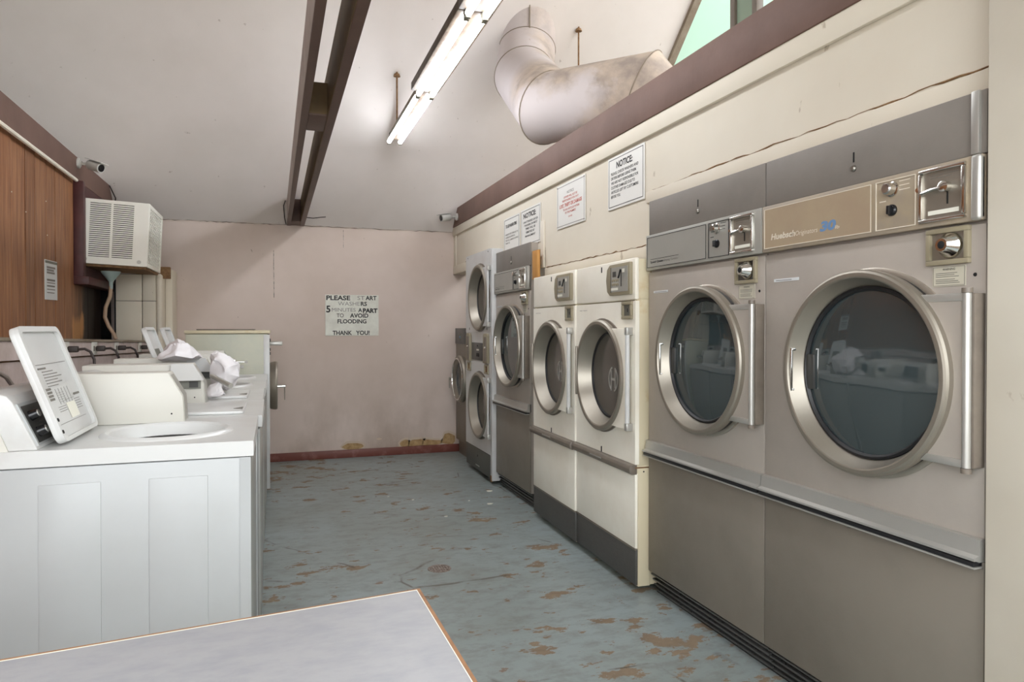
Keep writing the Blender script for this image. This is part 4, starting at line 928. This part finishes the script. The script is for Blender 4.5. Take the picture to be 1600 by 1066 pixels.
cloth('crumpled white cloth hanging over the front of a coin meter, right one', [(-.285, 3.6, 1.057), (-.282, 3.6, 1.099), (-.25, 3.6, 1.104), (-.209, 3.6, 1.079), (-.158, 3.6, 1.051), (-.155, 3.6, 1.007), (-.181, 3.6, .953), (-.225, 3.6, .925), (-.282, 3.6, .94), (-.22, 3.52, 1.03), (-.21, 3.54, .96), (-.282, 3.88, 1.08), (-.181, 3.85, 1.039), (-.212, 3.85, .928), (-.28, 3.85, .93)], 11)
cloth('small white cloth fold resting on the washer deck under the coin slide', [(-.285, 3.47, .970), (-.231, 3.47, .972), (-.217, 3.45, .921), (-.272, 3.42, .906), (-.290, 3.45, .914), (-.27, 3.55, .96), (-.22, 3.55, .907), (-.28, 3.56, .907)], 5, .004)
tag(MB().tube([(-.275, 3.50, 1.00), (-.20, 3.42, .965), (-.185, 3.40, .958)], [.010, .012, .012], 14).build('coin_slide_handle', 'alum'), 'chrome coin slide handle poking out below the white cloths', 'handle')

# ------------------------------------------------------------------ folding table in front
TQ = [(.2495, 1.252), (-1.05, 1.092), (-1.02, .42), (.266, .42)]
t = thing('folding_table', 'white laminate work table with brown plywood edge in the foreground', 'table')
ins = [(.2475, 1.2455), (-1.04, 1.086), (-1.01, .43), (.263, .43)]
MB().prism_z(TQ, .722, .7465).build('edge_band', 'plywood', t, smooth=False)
mid = [(.2425, 1.2415), (-1.04, 1.0825), (-1.01, .43), (.259, .43)]
MB().prism_z(mid, .7465, .7485).build('edge_line', 'velour', t, smooth=False)
MB().prism_z([(.2405, 1.2355), (-1.04, 1.076), (-1.01, .43), (.257, .43)], .7485, .7495).build('tabletop', 'laminate', t, smooth=False)
for (x, y) in ((.19, 1.17), (-.95, 1.02), (-.95, .50), (.19, .50)): MB().box(x - .025, x + .025, y - .025, y + .025, 0, .722, .003).build('leg', 'greywood', t)
MB().box(-.95, .19, .49, .51, .62, .722).build('apron', 'greywood', t)

# ------------------------------------------------------------------ floor drain and crumbs
t = thing('floor_drain', 'small round rusty drain grate set in the concrete floor', 'drain', (.79, 3.455, 0))
MB().lathe([(.060, .0005), (.058, .003), (.050, .003), (.048, .001)], (0, 0, 0), 'z', 32).build('ring', 'drain', t); MB().lathe([(.049, .001), (.005, .0012)], (0, 0, 0), 'z', 24, cap1=True).build('hole', 'dark', t)
g = MB()
for i in range(-3, 4): r = math.sqrt(max(.049 ** 2 - (i * .013) ** 2, 0)); g.box(i * .013 - .003, i * .013 + .003, -r, r, .0012, .0035); g.box(-r, r, i * .013 - .003, i * .013 + .003, .0012, .0033)
g.build('grate', 'drain', t)
for i, (x, y, s, lb_) in enumerate(((1.41, 4.62, .03, 'pale torn scrap of litter on the floor in front of the steel dryer'), (1.52, 4.98, .035, 'pale torn scrap on the floor at the foot of the stacked dryer'), (.93, 4.9, .012, 'tiny white crumb on the floor, beyond the drain, mid aisle'), (1.05, 4.40, .012, 'tiny white crumb on the floor between drain and cream dryers'), (.78, 5.05, .010, 'smallest white crumb on the floor toward the back wall'), (1.30, 4.75, .008, 'speck of white litter on the floor beside the larger torn scrap'))):
    pts = [(x + s * random.uniform(.5, 1) * math.cos(a * PI / 3), y + s * random.uniform(.3, .7) * math.sin(a * PI / 3)) for a in range(6)]
    tag(MB().prism_z(pts, .0005, .004).build('paper_scrap', 'velour', smooth=False), lb_, 'scrap', 'litter scraps on the floor')
